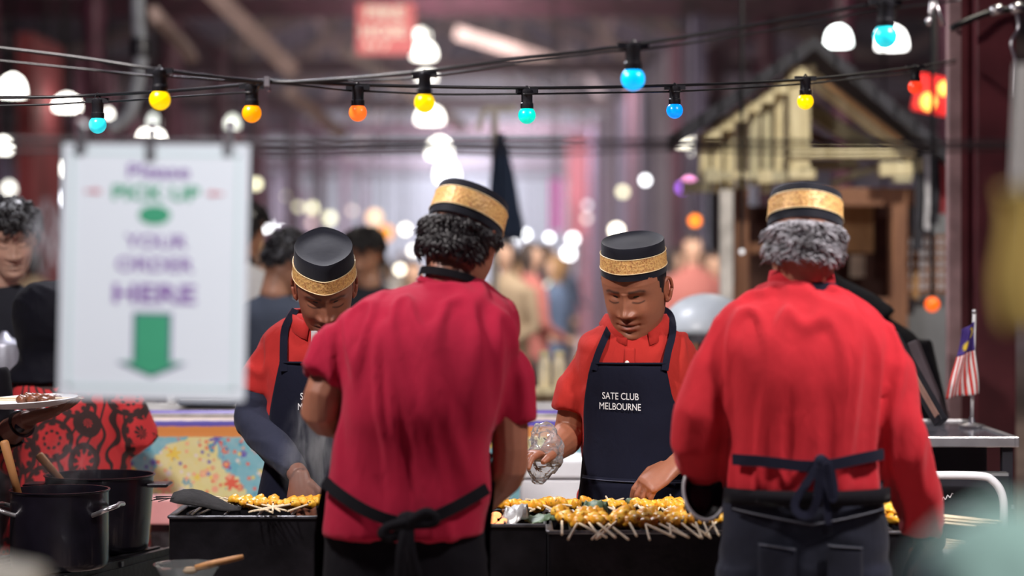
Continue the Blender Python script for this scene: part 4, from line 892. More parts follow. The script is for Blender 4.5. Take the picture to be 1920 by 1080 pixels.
for px, py, rz in ((455, 955, .55), (468, 957, .5), (482, 955, .6), (497, 957, .35), (512, 952, .1), (528, 954, -.45), (542, 950, -.5), (556, 956, -.55), (570, 956, -.6), (584, 957, -.3)):
    Y = 5.76+random.uniform(-.02, .02); p = P(px, py, Y); p.z = GZ+.02+random.uniform(0, .008); put_skewer(p, rz, .03, 'satay skewer on the left grill under the cook\'s hand', 'satay on the left grill')
for k in range(6):
    p = P(1666+k*10, 0, 5.40); p.z = GZ+.028+.006*(k % 3); put_skewer(p, random.uniform(.9, 1.3), .05, 'thick glossy satay skewer by the gloved hand at the right end of the grill', 'satay by the gloved hand', sc=1.35)
_sk = [o for o in bpy.data.objects if o.name.startswith('satay_skewer')]
for g_, f_ in (('front-row satay', '%s yellow satay skewer from the left, front row of the long grill'), ('back-row satay', '%s satay skewer from the left, back row nearest the young cook'), ('satay on the left grill', '%s satay skewer from the left on the left grill'), ('satay by the gloved hand', '%s thick glossy skewer from the left by the right-hand glove')): number([o for o in _sk if o.get('group') == g_], f_)
# leaves on the grill
m_leaf = mat('scorched_banana_leaf', (.10, .16, .09), .5, var=.5, vs=20, bump=.3); m_foil = mat('grey_foil', (.42, .42, .42), .35, .4, var=.3, vs=30, bump=.6, bs=40)
def leaf(label, a, c, wd, m, Y, hump=.012, nm='banana_leaf'):
    A = P(*a, Y); B = P(*c, Y); t = MB()
    def fn(u, v):
        p = A.lerp(B, u); ww = wd*math.sin(math.pi*min(1, u*.92+.06))**.6; return p+V(.01*noise.noise(V(u*4, v*3, Y)), (v-.5)*ww*1.6, hump*math.sin(math.pi*v)+.010*noise.noise(V(u*6, v*5, Y*3))+.003)
    t.grid(fn, 16, 8, (0, 0, .0016)); tag(t.build(nm, m, smooth=True), label, 'leaf')
leaf('crumpled grey-green leaf parcel on the short grill section', (943, 984), (990, 972), .07, m_foil, 5.56, .035, 'leaf_parcel'); leaf('flat scorched green leaf beside the leaf parcel', (985, 980), (1045, 976), .05, m_leaf, 5.58); leaf('scorched green leaf between the two satay rows', (1092, 966), (1140, 964), .05, m_leaf, 5.58, .03)
# blackened basting brush on the left grill
t = thing('basting_brush', 'blackened flat basting brush lying across the left grill', 'brush', P(385, 955, 5.76))
b = MB(); A = P(322, 946, 5.72); B = P(452, 963, 5.72); A.z = GZ+.045; B.z = GZ+.02
pts = [A.lerp(B, u) for u in np.linspace(0, 1, 9)]; b.tube(pts, [(.004, .03), (.008, .045), (.010, .05), (.010, .05), (.009, .045), (.008, .04), (.006, .03), (.004, .02), (.003, .01)], 14, up=(0, 1, .3)); b.v = [tuple(Vector(q)+V(0, 0, .007*math.sin((q[0]-A.x)*30))) for q in b.v]; b.build('blade', m_coal, t, smooth=True)
for k in range(6): b = MB(); b.tube([A+V(.01, .01*(k-3), 0), A+V(-.035-.008*(k % 3), .012*(k-3), -.004*(k % 4))], .0012, 5); b.build('bristle', m_coal, t)
for nm, lab, px in (('grill_tongs', 'short steel rods lying across the left end of the left grill', 372),):
    t = thing('steel_rod', 'steel rod laid across the left end of the left grill', 'rod', P(px-14, 965, 5.7)); b = MB(); b.tube([P(352, 967, 5.68)+V(0, 0, .005), P(374, 954, 5.86)], .004, 8); b.build('rod', m_rim, t)
    t2 = thing('steel_rod', 'second steel rod laid beside the first on the left grill', 'rod', P(px+6, 965, 5.7)); b = MB(); b.tube([P(372, 968, 5.68)+V(0, 0, .005), P(394, 955, 5.86)], .004, 8); b.build('rod', m_rim, t2)
t = thing('skewer_bundle', 'small bundle of bare bamboo skewers on the back edge of the left grill', 'skewers', P(400, 942, 5.92))
for k in range(8): b = MB(); p = P(378+random.uniform(-6, 6), 945-k*.7, 5.91); p.z = GZ+.012+.003*k; q = P(432+random.uniform(-8, 8), 942, 5.9); q.z = GZ+.008+.004*(k % 4); b.tube([p, q], .0018, 5); b.build('skewer_stick', m_stick, t)
b = MB(); p = P(388, 0, 5.91); b.tube([V(p.x, 5.905, GZ+.005), V(p.x-.003, 5.9, GZ+.035)], .005, 8); b.build('peg', mat('orange_peg', (.5, .2, .05), .5), t)

# ------------------------------------------------------------------ pots on the burner, bottom left
m_pot = mat('black_enamel', (.006, .005, .009), .30, .2, var=.3, vs=20, bump=.05, bs=200, coat=.2); m_chrome = mat('steel_handle', (.55, .54, .56), .28, .9, var=.15); m_ladle = wood('ladle_wood', (.35, .15, .05), (.55, .27, .10))
SZ = .745
st = thing('gas_burner', 'low black gas burner with slatted grate under the two pots', 'burner', (-1.25, 6.25, 0))
d = V(-.33, -.944, 0).normalized(); wv = V(-.944, .33, 0).normalized(); R1 = V(-.985, 6.44, 0)
def sb(nm, o, a, c, z0, z1, m=m_steel):   # slab in burner axes
    t = MB(); q = [R1+d*a[0]+wv*c[0], R1+d*a[1]+wv*c[0], R1+d*a[1]+wv*c[1], R1+d*a[0]+wv*c[1]]
    t.add([p+V(0, 0, z0) for p in q]+[p+V(0, 0, z1) for p in q], [(0, 1, 2, 3), (4, 7, 6, 5), (0, 4, 5, 1), (1, 5, 6, 2), (2, 6, 7, 3), (3, 7, 4, 0)]); return t.build(nm, m, st)
sb('burner_body', 0, (0, .9), (-.02, .36), .55, SZ-.02)
for k in range(9): sb('grate_slat', 0, (0, .9), (-.015+k*.042, .002+k*.042), SZ-.02, SZ, m_steel)
for a in (.0, .3, .6, .88): sb('cross_bar', 0, (a, a+.014), (-.02, .36), SZ-.018, SZ-.004, m_rim)
for a in (.02, .84):
    for c in (.0, .31): sb('leg', 0, (a, a+.04), (c, c+.04), 0, .55)
def pot(label, px, Y, rpx, z0, z1, taper=1.0):
    c = P(px, 0, Y); r = M(rpx, Y); p = thing('stock_pot', label, 'pot', (c.x, Y, z0)); t = MB(); h = z1-z0
    t.lathe([(r*taper*.93, 0), (r*taper*.98, .006), (r*taper, .02), (r*(taper+1)/2, h*.5), (r, h-.006), (r+.004, h-.003), (r+.004, h), (r-.002, h), (r-.004, h-.01), (r*.97-.004, h*.5), (r*taper*.96-.004, .012)], 64, Matrix.Translation((c.x, Y, z0))); t.build('pot_body', m_pot, p, smooth='auto')
    s = MB(); s.lathe([(r-.006, h-.052), (r-.006, h-.05), (.01, h-.05)], 48, Matrix.Translation((c.x, Y, z0))); s.build('broth', mat('dark_broth', (.03, .015, .012), .1, var=.3), p, smooth='auto'); return p, c, r
p1, c1, r1 = pot('front black stock pot with chrome handles and a wooden ladle', 112, 6.0, 91, SZ+.001, P(0, 917, 6.0).z)
for s in (-1, 1):
    b = MB(); hz = P(0, 952, 6.0).z
    y0 = 6.0-.07; xb = c1.x+s*math.sqrt(r1*r1-.07*.07)
    b.tube(rounded([V(xb-s*.02, 5.93, hz-.016), V(xb+s*.004, 5.915, hz-.008), V(xb+s*.03, 5.90, hz+.004), V(xb+s*.055, 5.93, hz+.012), V(xb+s*.05, 6.0, hz+.01), V(c1.x+s*(r1+.03), 6.05, hz+.004), V(c1.x+s*(r1-.015), 6.07, hz-.01)], 5), .0065, 9); b.build('handle', m_chrome, p1, smooth=True)
p2, c2, r2 = pot('larger black stock pot behind, with a flat ear handle', 187, 6.37, 101, SZ+.001, P(0, 889, 6.37).z, .9)
for s in (-1, 1):
    b = MB(); hz = P(0, 906, 6.37).z; b.prism([(0, -.006), (s*.055, -.006), (s*.062, 0), (s*.055, .004), (0, .004)], .09, Matrix.Translation((c2.x+s*(r2-.008), 6.30, hz))); b.build('handle', m_pot, p2, bevel=.002)
def ladle(label, a, bpt):
    t = thing('wooden_ladle', label, 'ladle', bpt); b = MB(); b.tube([a, a.lerp(bpt, .03), a.lerp(bpt, .5), bpt], [.008, .0125, .0115, .010], 12); b.build('handle', m_ladle, t, smooth=True)
    b = MB(); b.ell(bpt+V(.01, 0, -.02), (.03, .03, .02)); b.build('scoop', m_ladle, t, smooth=True)
ladle('tall wooden ladle leaning in the front pot at the left edge', P(7, 826, 5.98), P(38, 940, 6.0)); ladle('short dark wooden ladle in the larger rear pot', P(72, 852, 6.33), P(118, 905, 6.36))
# low front table with glass bowl and brush
m_glass = NT('clear_glass'); m_glass.set('Base Color', (.9, .95, .95, 1)); m_glass.set('Transmission Weight', .92); m_glass.set('Roughness', .08); m_glass.set('IOR', 1.3); m_glass = m_glass.m
t = thing('prep_table', 'low steel prep table under the glass bowl', 'table', (P(352, 0, 5.3).x, 5.3, 0)); tz = .74; cx = P(360, 0, 5.3).x
b = MB(); b.box((cx, 5.3, tz-.015), (.44, .4, .03)); b.build('table_top', m_rim, t, bevel=.004)
for sx in (-.18, .18):
    for sy in (-.16, .16): b = MB(); b.box((cx+sx, 5.3+sy, (tz-.03)/2), (.03, .03, tz-.03)); b.build('leg', m_steel, t)
t = thing('glass_bowl', 'flared clear glass bowl of marinade at the bottom edge', 'bowl', (P(352, 0, 5.3).x, 5.3, tz)); cb = P(352, 0, 5.3); b = MB(); b.lathe([(.035, 0), (.04, .004), (.05, .04), (.062, .075), (.079, .104), (.081, .106), (.078, .106), (.058, .074), (.046, .04), (.034, .008)], 40, Matrix.Translation((cb.x, 5.3, tz+.001))); b.build('bowl_body', m_glass, t, smooth='auto'); b = MB(); b.lathe([(.03, .01), (.045, .04), (.055, .07), (.02, .072)], 24, Matrix.Translation((cb.x, 5.3, tz+.001))); b.build('marinade', mat('marinade', (.25, .20, .12), .3, var=.5, vs=40), t, smooth='auto')
t = thing('pastry_brush', 'brush with a tan wooden handle resting on the glass bowl', 'brush', P(366, 1063, 5.28)); A = P(366, 1064, 5.28); B = P(456, 1044, 5.28); b = MB(); b.tube([A, A.lerp(B, .3), A.lerp(B, .8), B], [.006, .0085, .0075, .006], 10); b.build('handle', m_ladle, t, smooth=True); b = MB(); b.ell(A+V(-.012, 0, -.006), (.018, .012, .008)); b.build('bristles', mat('brush_bristle', (.3, .2, .12), .8), t, smooth=True)

# ------------------------------------------------------------------ back table with floral cloth
TZ = 1.077
t = thing('back_table', 'long serving table behind the front-facing cooks', 'table', (-.4, 7.6, 0)); xa, xb = P(150, 0, 7.3).x, P(1440, 0, 7.3).x
b = MB(); b.box(((xa+xb)/2, 7.6, TZ-.02), (xb-xa, .62, .03)); b.build('table_top', mat('table_board', (.5, .48, .45), .5), t, bevel=.004)
for sx in (xa+.06, (xa+xb)/2, xb-.06):
    for sy in (7.36, 7.86): b = MB(); b.box((sx, sy, (TZ-.035)/2), (.04, .04, TZ-.035)); b.build('leg', m_rim, t)
b = MB()
def cl(u, v):
    x = xa-.02+(xb-xa+.04)*u; s = v*1.12
    if s < .06: return V(x, 7.345-s, TZ+.002)
    z = TZ+.002-(s-.06); return V(x, 7.285-.012*math.sin(x*9)*(s-.06)-.02*(s-.06), z)
b.grid(cl, 90, 24, (0, .002, .001)); tag(b.build('tablecloth', floral(), smooth=True), 'bright floral oilcloth with a purple and orange border on the back table', 'tablecloth')
b = MB(); b.grid(lambda u, v: P(268+u*60, 935+v*48, 7.05)+V(0, .01*math.sin(u*9), 0), 10, 6, (0, .004, 0)); 
t = thing('pink_crate', 'pale pink plastic crate standing behind the rear pot', 'crate', (P(298, 0, 7.0).x, 7.0, 0)); a, c = P(262, 936, 7.0), P(334, 984, 7.0)
b = MB(); b.box(((a.x+c.x)/2, 7.08, (a.z+c.z)/2), (c.x-a.x, .16, a.z-c.z)); b.build('crate_body', mat('pink_plastic', (.85, .42, .42), .45, var=.08), t, bevel=.006); b = MB(); b.box(((a.x+c.x)/2, 7.08, c.z/2), (.06, .1, c.z)); b.build('stand', m_rim, t)
t = thing('foam_box', 'white foam box with a pale lid behind the plastic bag', 'box', (P(1045, 0, 6.95).x, 6.95, 0)); a, c = P(975, 862, 6.85), P(1092, 1110, 6.85); mf = mat('white_foam', (.80, .84, .88), .7, var=.06)
b = MB(); b.box(((a.x+c.x)/2, 7.0, (a.z-.06+c.z)/2), (c.x-a.x, .28, a.z-.06-c.z)); b.build('box_body', mf, t, bevel=.008); b = MB(); b.box(((a.x+c.x)/2, 7.0, a.z-.03), (c.x-a.x+.02, .30, .055)); b.build('lid', mf, t, bevel=.008); b = MB(); b.box(((a.x+c.x)/2, 7.0, c.z/2), (.18, .2, c.z)); b.build('stand', m_rim, t)
def on_table(name, label, cat, px, wpx, hpx, m, Y=7.6, prof=None):
    c = P(px, 0, Y); w_ = M(wpx, Y); h = M(hpx, Y); t = thing(name, label, cat, (c.x, Y, TZ+.005)); b = MB()
    if prof is None: b.box((c.x, Y, TZ+.006+h/2), (w_, .2, h)); b.build(name+'_body', m, t, bevel=.012)
    else: b.lathe([(r*w_, z*h) for r, z in prof], 28, Matrix.Translation((c.x, Y, TZ+.006))); b.build(name+'_body', m, t, smooth='auto')
    return t, c, w_, h
cupp = [(.40, 0), (.42, .02), (.5, .98), (.5, 1), (.46, 1), (.4, .06)]
q, c, w_, h = on_table('serving_tray', 'dark blue serving tray on the table under the hanging sign', 'tray', 395, 110, 20, mat('navy_tray', (.02, .03, .06), .3)); b = MB(); b.box((c.x, 7.6, TZ+h+.008), (w_*1.04, .22, .008)); b.build('tray_rim', m_rim, q, bevel=.003)
q, c, w_, h = on_table('paper_cup', 'white paper cup beside the dark serving tray', 'cup', 322, 20, 34, mat('white_paper', (.8, .8, .8), .6), prof=cupp); b = MB(); b.lathe([(w_*.52, 0), (w_*.53, .004), (w_*.5, .007)], 24, Matrix.Translation((c.x, 7.6, TZ+.006+h))); b.build('rim', mat('white_paper', (.8, .8, .8), .6), q)
# slatted barrier with two jars further back
t = thing('slatted_barrier', 'pale timber slatted barrier beyond the table, left of the young cook', 'barrier', (P(1022, 0, 9.4).x, 9.4, 0))
for k in range(8): a = P(985+k*13, 738, 9.4); b = MB(); b.box((a.x, 9.4, a.z/2), (M(10, 9.4), .02, a.z)); b.build('slat', wood('barrier_pine%d' % k, (.36, .25, .13), (.55, .42, .24)), t)
a = P(980, 738, 9.4); c = P(1085, 738, 9.4); b = MB(); b.box(((a.x+c.x)/2, 9.41, a.z+.01), (c.x-a.x, .16, .03)); b.build('top_rail', m_pine, t, bevel=.004)
for px, nm in ((1020, 'left'), (1048, 'right')):
    q = thing('glass_jar', 'cream jar on the slatted barrier, %s of the pair' % nm, 'jar', (P(px, 0, 9.42).x, 9.42, a.z+.027)); b = MB(); r = M(11, 9.4); b.lathe([(r*.9, 0), (r, .01), (r, .10), (r*.8, .118), (r*.8, .13)], 24, Matrix.Translation((P(px, 0, 9.42).x, 9.42, a.z+.026))); b.build('jar_body', mat('cream_jar', (.8, .7, .5), .3), q, smooth='auto'); b = MB(); b.lathe([(r*.85, .13), (r*.85, .15), (r*.3, .153)], 24, Matrix.Translation((P(px, 0, 9.42).x, 9.42, a.z+.026))); b.build('lid', m_pine, q, smooth='auto')
# pale translucent dome behind the two right cooks
t = thing('domed_cover', 'pale translucent domed cover on a stand behind the two cooks on the right', 'cover', (P(1322, 0, 8.2).x, 8.2, 0)); c = P(1325, 625, 8.2); b = MB(); rr = M(88, 8.2); b.lathe([(rr*math.cos(a), rr*.85*math.sin(a)) for a in np.linspace(0, 1.54, 12)], 40, Matrix.Translation(c)); b.build('dome', mat('frosted_plastic', (.68, .75, .80), .35, var=.08, trans=.15), t, smooth=True)
b = MB(); b.lathe([(rr*1.05, -.03), (rr*1.05, 0), (.05, .001)], 40, Matrix.Translation(c)); b.build('tray', m_rim, t, smooth='auto'); b = MB(); b.lathe([(.2, 0), (.2, .02), (.03, .04), (.03, c.z-.03)], 20, Matrix.Translation((c.x, 8.2, 0))); b.build('stand', m_rim, t, smooth='auto')

# ------------------------------------------------------------------ things held by the cooks
def bag_mat():
    t = NT('clear_plastic_film'); tr = t.n('BsdfTransparent', i_Color=(.93, .95, .96, 1)); gl = t.n('BsdfGlossy', i_Color=(1, 1, 1, 1), i_Roughness=.12); df = t.n('BsdfDiffuse', i_Color=(.8, .83, .85, 1))
    fr = t.n('Fresnel', i_IOR=1.5).outputs[0]; nz = t.n('TexNoise', i_Vector=t.coord(), i_Scale=35.0, i_Detail=3.0).outputs[0]
    m1 = t.n('MixShader', i_0=t.math('ADD', fr, .03), i_1=tr.outputs[0], i_2=gl.outputs[0]); m2 = t.n('MixShader', i_0=t.math('MULTIPLY', nz, .34), i_1=m1.outputs[0], i_2=df.outputs[0]); t.t.links.new(m2.outputs[0], t.out.inputs[0]); return t.m
b = MB(); ctr = P(1022, 850, 5.92); axis = [P(1018, 793, 5.93), P(1020, 812, 5.93), P(1024, 835, 5.92), P(1022, 862, 5.91), P(1012, 888, 5.91), P(1002, 908, 5.91)]
b.tube(axis, [(.018, .012), (.036, .03), (.044, .04), (.044, .042), (.03, .025), (.012, .006)], 28, up=(0, 1, 0)); co, fs = remesh(b, .006, 2); co = displace(co, fs, lambda p: .008*noise.cell(p*55)*.4+.009*noise.noise(p*42)); o = mesh_obj('plastic_bag', co, fs, bag_mat(), smooth=False); tag(o, 'clear crumpled plastic bag over the young cook\'s hand', 'bag')
t = thing('dark_spatula', 'dark spatula in the young cook\'s hand above the back row', 'spatula', P(1200, 940, 5.78)); b = MB(); A = P(1222, 936, 5.80); B = P(1172, 958, 5.74); b.tube([A, A.lerp(B, .4), B], [(.006, .004), (.010, .004), (.004, .003)], 10); b.build('handle', m_rim, t, smooth=True); b = MB(); b.ell(A.lerp(B, .55)+V(0, 0, 0), (.034, .012, .014), Matrix.Rotation(.5, 3, 'Y')); b.build('blade', m_leaf, t, smooth=True)
# glossy dark dish tilted under the left glove of the grey-haired cook
t = thing('basting_dish', 'glossy black basting dish with a grey rim below the red left sleeve', 'dish', P(1318, 925, 5.06)); Mx = Matrix.Translation(P(1320, 922, 5.04)) @ Matrix.Rotation(math.radians(68), 4, 'X') @ Matrix.Rotation(math.radians(12), 4, 'Y')
b = MB(); b.lathe([(.002, -.03), (.035, -.028), (.048, -.012), (.055, .004), (.057, .006), (.053, .006), (.045, -.01), (.03, -.024), (.002, -.025)], 40, Mx, 0.86, 1.18); b.build('dish_body', mat('glossy_black', (.006, .006, .007), .35), t, smooth='auto')
b = MB(); n = 40; ring = [Mx @ V(.049*math.cos(a), .067*math.sin(a), .006) for a in np.linspace(0, 2*math.pi, n)]; b.tube(ring, .0045, 8); b.build('rim', mat('grey_enamel_rim', (.35, .34, .36), .3), t, smooth=True)

# ------------------------------------------------------------------ right side: stand, flag, cart, tray of sticks
m_alu = mat('brushed_aluminium', (.55, .55, .56), .35, .85, var=.15); m_blk = mat('black_plastic', (.013, .013, .018), .45, var=.3)
zt = 1.06; x0, x1 = P(1690, 0, 6.4).x, P(1906, 0, 6.4).x; t = thing('display_stand', 'black display stand with an aluminium edged glass top under the flag', 'stand', ((x0+x1)/2, 6.75, 0))
b = MB(); b.box(((x0+x1)/2, 6.78, zt-.006), (x1-x0-.03, .70, .008)); b.build('glass_top', mat('smoked_glass', (.12, .12, .14), .12, var=.1), t)
for y in (6.42, 7.14): b = MB(); b.box(((x0+x1)/2, y, zt-.012), (x1-x0, .022, .03)); b.build('edge_rail', m_alu, t, bevel=.003)
for x in (x0, x1): b = MB(); b.box((x, 6.78, zt-.012), (.022, .74, .03)); b.build('edge_rail', m_alu, t, bevel=.003)
b = MB(); b.box(((x0+x1)/2, 6.85, .55), (x1-x0-.08, .5, .96)); b.build('cabinet', m_blk, t, bevel=.01)
for x in (x0+.02, x1-.02):
    for y in (6.44, 7.12): b = MB(); b.box((x, y, (zt-.03)/2), (.03, .03, zt-.03)); b.build('leg', m_blk, t); b = MB(); b.box((x, y, .86), (.036, .036, .012)); b.build('leg_collar', m_alu, t)
t = thing('hand_cart', 'black folding cart with a white arched tube handle on the right', 'cart', (P(1775, 0, 6.2).x, 6.2, 0)); a, c = P(1655, 880, 6.2), P(1900, 1075, 6.2)
b = MB(); b.box(((a.x+c.x)/2, 6.24, a.z/2+.02), (c.x-a.x, .05, a.z-.06)); b.build('panel', m_blk, t, bevel=.01)
b = MB(); b.tube(rounded([P(1664, 1075, 6.17), P(1664, 985, 6.17), P(1666, 925, 6.17), P(1680, 898, 6.17), P(1715, 892, 6.17), P(1830, 892, 6.17), P(1862, 902, 6.17), P(1880, 932, 6.17), P(1882, 985, 6.17), P(1882, 1075, 6.17)], 6), .0115, 12); b.build('tube_handle', mat('white_tube', (.82, .83, .86), .35, var=.03), t, smooth=True)
b = MB(); sq = [(1762+i*2.1, 938-i*.9+5.0*math.sin(i*1.55)*(1.3 if i < 3 else .6)) for i in range(13)]; b.tube(rounded([P(x_, y_, 6.205) for x_, y_ in sq], 4), .0013, 5); b.build('script_logo', m_txt, t)
for x in (1672, 1880):
    b = MB(); b.lathe([(.05, -.02), (.06, -.018), (.06, .018), (.05, .02)], 24, Matrix.Translation((P(x, 0, 6.2).x, 6.2, .06)) @ Matrix.Rotation(math.pi/2, 4, 'Y')); b.build('wheel', m_blk, t, smooth='auto')
    b = MB(); b.box((P(x, 0, 6.2).x, 6.2, (CAMZ-575*6.17/F)/2+.05), (.02, .03, .6)); b.build('upright', m_blk, t)
b = MB(); b.box(P(1868, 1000, 6.15), (M(24, 6.15), .03, M(26, 6.15))); b.build('bracket', mat('grey_bracket', (.4, .42, .44), .4), t, bevel=.004)
t = thing('ribbed_tray', 'white ribbed plastic tray holding bare skewer sticks', 'tray', (P(1835, 0, 5.6).x, 5.6, 0)); zr = P(0, 1016, 5.75).z; xa_, xb_ = P(1762, 0, 5.6).x, P(1905, 0, 5.6).x; mw = mat('white_tray_plastic', (.72, .75, .76), .45, var=.05)
b = MB(); b.box(((xa_+xb_)/2, 5.62, zr-.05), (xb_-xa_, .26, .10)); b.build('tray_body', mw, t, bevel=.008)
for k in range(6): b = MB(); b.box(((xa_+xb_)/2, 5.486, zr-.012-k*.017), (xb_-xa_, .008, .007)); b.build('rib', mw, t, bevel=.002)
for x in (xa_+.03, xb_-.03): b = MB(); b.box((x, 5.62, (zr-.1)/2), (.03, .2, zr-.1)); b.build('leg', m_rim, t)
for k in range(10):
    s = thing('bare_skewer', 'bare bamboo skewer on the white ribbed tray', 'skewer', (0, 0, 0), 'bare skewers on the tray'); p = P(1752+random.uniform(0, 10), 0, 5.6+k*.012); p.z = zr+.004+.003*(k % 5); q = P(1800+random.uniform(-8, 18), 0, 5.58+k*.014); q.z = zr+.004+.0025*(k % 4); s.location = p; s['label'] = '%s bare bamboo skewer from the front on the ribbed tray' % ORD[k]; b = MB(); b.tube([p, q], .0019, 6); b.build('stick', m_stick, s)
# Malaysian table flag
t = thing('small_flag', 'small striped flag with yellow crescent and star on a white stick', 'flag', P(1823, 0, 6.85)); t.location.z = zt; b = MB(); b.tube([V(P(1822, 0, 6.85).x, 6.85, zt), P(1827, 586, 6.85)], .0055, 10); b.build('stick', mat('white_stick', (.85, .83, .8), .4), t, smooth=True); b = MB(); b.lathe([(.04, 0), (.04, .006), (.012, .014), (.008, .03)], 20, Matrix.Translation((P(1822, 0, 6.85).x, 6.85, zt))); b.build('base', m_chrome, t, smooth='auto'); b = MB(); b.ell(P(1827, 585, 6.85), (.008, .008, .009)); b.build('finial', m_chrome, t, smooth=True)
def flag(u, v, off=0.0):
    top = (1803+24*u, 618-16*u); bot = (1774+60*u, 748-10*u); k = v**1.1; px = top[0]*(1-k)+bot[0]*k+3*math.sin(v*5+u*3); py = top[1]*(1-v)+bot[1]*v; q = P(px, py, 6.84); q.y += .018*math.sin(u*9+v*4)*(.3+v)-off; return q
fm = [mat('flag_red', (.62, .05, .04), .8, var=.06), mat('flag_white', (.82, .76, .74), .8, var=.04), mat('flag_blue', (.06, .03, .22), .8, var=.08), mat('flag_yellow', (.85, .62, .05), .8, var=.05)]
for k in range(14): b = MB(); b.grid(lambda u, v: flag((k+u)/14, .40+.60*v), 3, 16, (0, .0012, 0)); b.build('stripe', fm[k % 2], t, smooth=True)
b = MB(); b.grid(lambda u, v: flag(u, .40*v), 16, 14, (0, .0012, 0)); cn = b.build('canton', fm[2], t, smooth=True)
b = MB(); n = 28; vs = [flag(.42+.02, .265, .003)]
for i in range(n): r = 1.0 if i % 2 == 0 else .55; a = 2*math.pi*i/n; vs.append(flag(.42+.30*r*math.cos(a), .28+.085*r*math.sin(a), .004))
b.add(vs, [(0, i+1, (i+1) % n+1) for i in range(n)]); b.build('star', fm[3], cn)
b = MB(); oa = [flag(.62+.28*math.cos(a), .13+.085*math.sin(a), .004) for a in np.linspace(-1.9, 1.2, 14)]; ia = [flag(.54+.24*math.cos(a), .135+.075*math.sin(a), .004) for a in np.linspace(-1.9, 1.2, 14)]
b.add(oa+ia, [(i, i+1, 15+i, 14+i) for i in range(13)]); b.build('crescent', fm[3], cn)
# dark plank leaning beside the grey-haired cook
t = thing('leaning_plank', 'dark plank with a brown edge leaning beside the red right sleeve', 'plank', V(P(1765, 790, 6.9).x, 6.9, zt)); b = MB(); b.beam(P(1765, 793, 6.6), P(1672, 628, 6.75), .03, M(24, 6.6)); b.build('plank_body', m_blk, t, bevel=.003); b = MB(); b.beam(P(1757, 780, 6.575), P(1680, 646, 6.72), .006, M(11, 6.6)); b.build('edge_strip', mat('brown_edge', (.25, .14, .11), .5), t)
q = thing('leaning_plank', 'second dark plank leaning behind the brown-edged one', 'plank', V(P(1778, 0, 7).x, 7.0, zt)); b = MB(); b.beam(P(1770, 788, 6.95), P(1712, 640, 7.0), .03, M(20, 6.6)); b.build('plank_body', mat('plum_board', (.07, .05, .06), .6), q, bevel=.003)
b = MB(); b.box(P(1742, 705, 7.2), (M(70, 7.2), .02, M(170, 7.2))); 

# ------------------------------------------------------------------ hanging order sign and its wire
YS = 3.56
b = MB(); wp = rounded([P(-80, 262, YS), P(300, 266, YS), P(700, 267, YS), P(1100, 266, YS), P(1500, 268, YS+.1), P(2000, 268, YS+.2)], 5); b.tube(wp, .0042, 8); t = thing('hanging_wire', 'taut dark wire the white order sign hangs from', 'wire', P(300, 266, YS)); b.build('wire_strand', mat('dark_wire', (.03, .025, .03), .5), t, smooth=True); b = MB(); b.tube([p+V(0, .02, -.012-.004*math.sin(i)) for i, p in enumerate(wp)], .003, 6); b.build('wire_strand', mat('dark_wire', (.03, .025, .03), .5), t, smooth=True)
sg = thing('order_sign', 'white hanging sign reading please pick up your order here with green arrow', 'sign', P(288, 750, YS))
Rs = Matrix.Rotation(math.radians(1.2), 4, 'Y'); ctr = P(288, 507, YS); SM = Matrix.Translation(ctr) @ Rs
W_, H_ = M(350, YS), M(484, YS)
def srect(x0_, y0_, x1_, y1_, y=0, th=.002): # px relative to sign centre
    t = MB(); t.prism([(M(x0_, YS), M(-y0_, YS)), (M(x1_, YS), M(-y0_, YS)), (M(x1_, YS), M(-y1_, YS)), (M(x0_, YS), M(-y1_, YS))], th, SM @ Matrix.Translation((0, y, 0))); return t
srect(-175, -242, 175, 242, 0, .006).build('panel', mat('white_sign_board', (.80, .83, .88), .45, var=.02, vs=2), sg, bevel=.001)
mg = mat('sign_border_mint', (.62, .75, .74), .5, var=.03)
for r in ((-158, -222, -152, 222), (152, -222, 158, 222), (-158, -222, 158, -216), (-158, 216, 158, 222)): srect(*r, -.0015, .0015).build('border_line', mg, sg)
pur, grn, redm, drk = mat('sign_purple', (.26, .12, .40), .5, var=.05), mat('sign_green', (.05, .36, .19), .5, var=.05), mat('sign_red', (.62, .10, .14), .5, var=.05), mat('sign_plum_edge', (.10, .05, .22), .5, var=.05)
def stext(s, x, y, wpx, hpx, m, bold=.02):
    vs, fs = text_geo(s, bold); t = MB(); t.add([SM @ V(M(x+q.x*wpx, YS), -.0016, M(-y+q.y*hpx, YS)) for q in vs], fs); t.build('lettering', m, sg)
stext('Please', 6, -186, 116, 26, pur); stext('PICK UP', 2, -145, 164, 28, grn, .035); stext('YOUR', 4, -54, 118, 26, pur); stext('ORDER', 3, -11, 146, 27, pur); stext('HERE', 3, 44, 156, 36, pur, .03)
for x_, s_ in ((-116, 1), (113, -1)):
    t = MB(); t.prism([(M(x_-15, YS), M(146-2, YS)), (M(x_+15, YS), M(146-2, YS)), (M(x_+15, YS), M(146+2, YS)), (M(x_-15, YS), M(146+2, YS))], .001, SM @ Matrix.Translation((0, -.002, 0))); t.prism([(M(x_+s_*16, YS), M(146, YS)), (M(x_+s_*2, YS), M(146+6, YS)), (M(x_+s_*2, YS), M(146-6, YS))], .001, SM @ Matrix.Translation((0, -.0025, 0))); t.build('red_arrow', redm, sg)
t = MB(); t.prism([(M(0+30*math.cos(a), YS), M(104+18*math.sin(a), YS)) for a in np.linspace(0, 2*math.pi, 28, endpoint=False)], .001, SM @ Matrix.Translation((0, -.0018, 0))); t.build('green_oval', grn, sg)
arrow = lambda k, dy=0: [(-33*k, -84+dy), (33*k, -84+dy), (33*k, -176+dy), (66*k, -178), (0, -199*1-4*(k-1)), (-66*k, -178), (-33*k, -176+dy)]
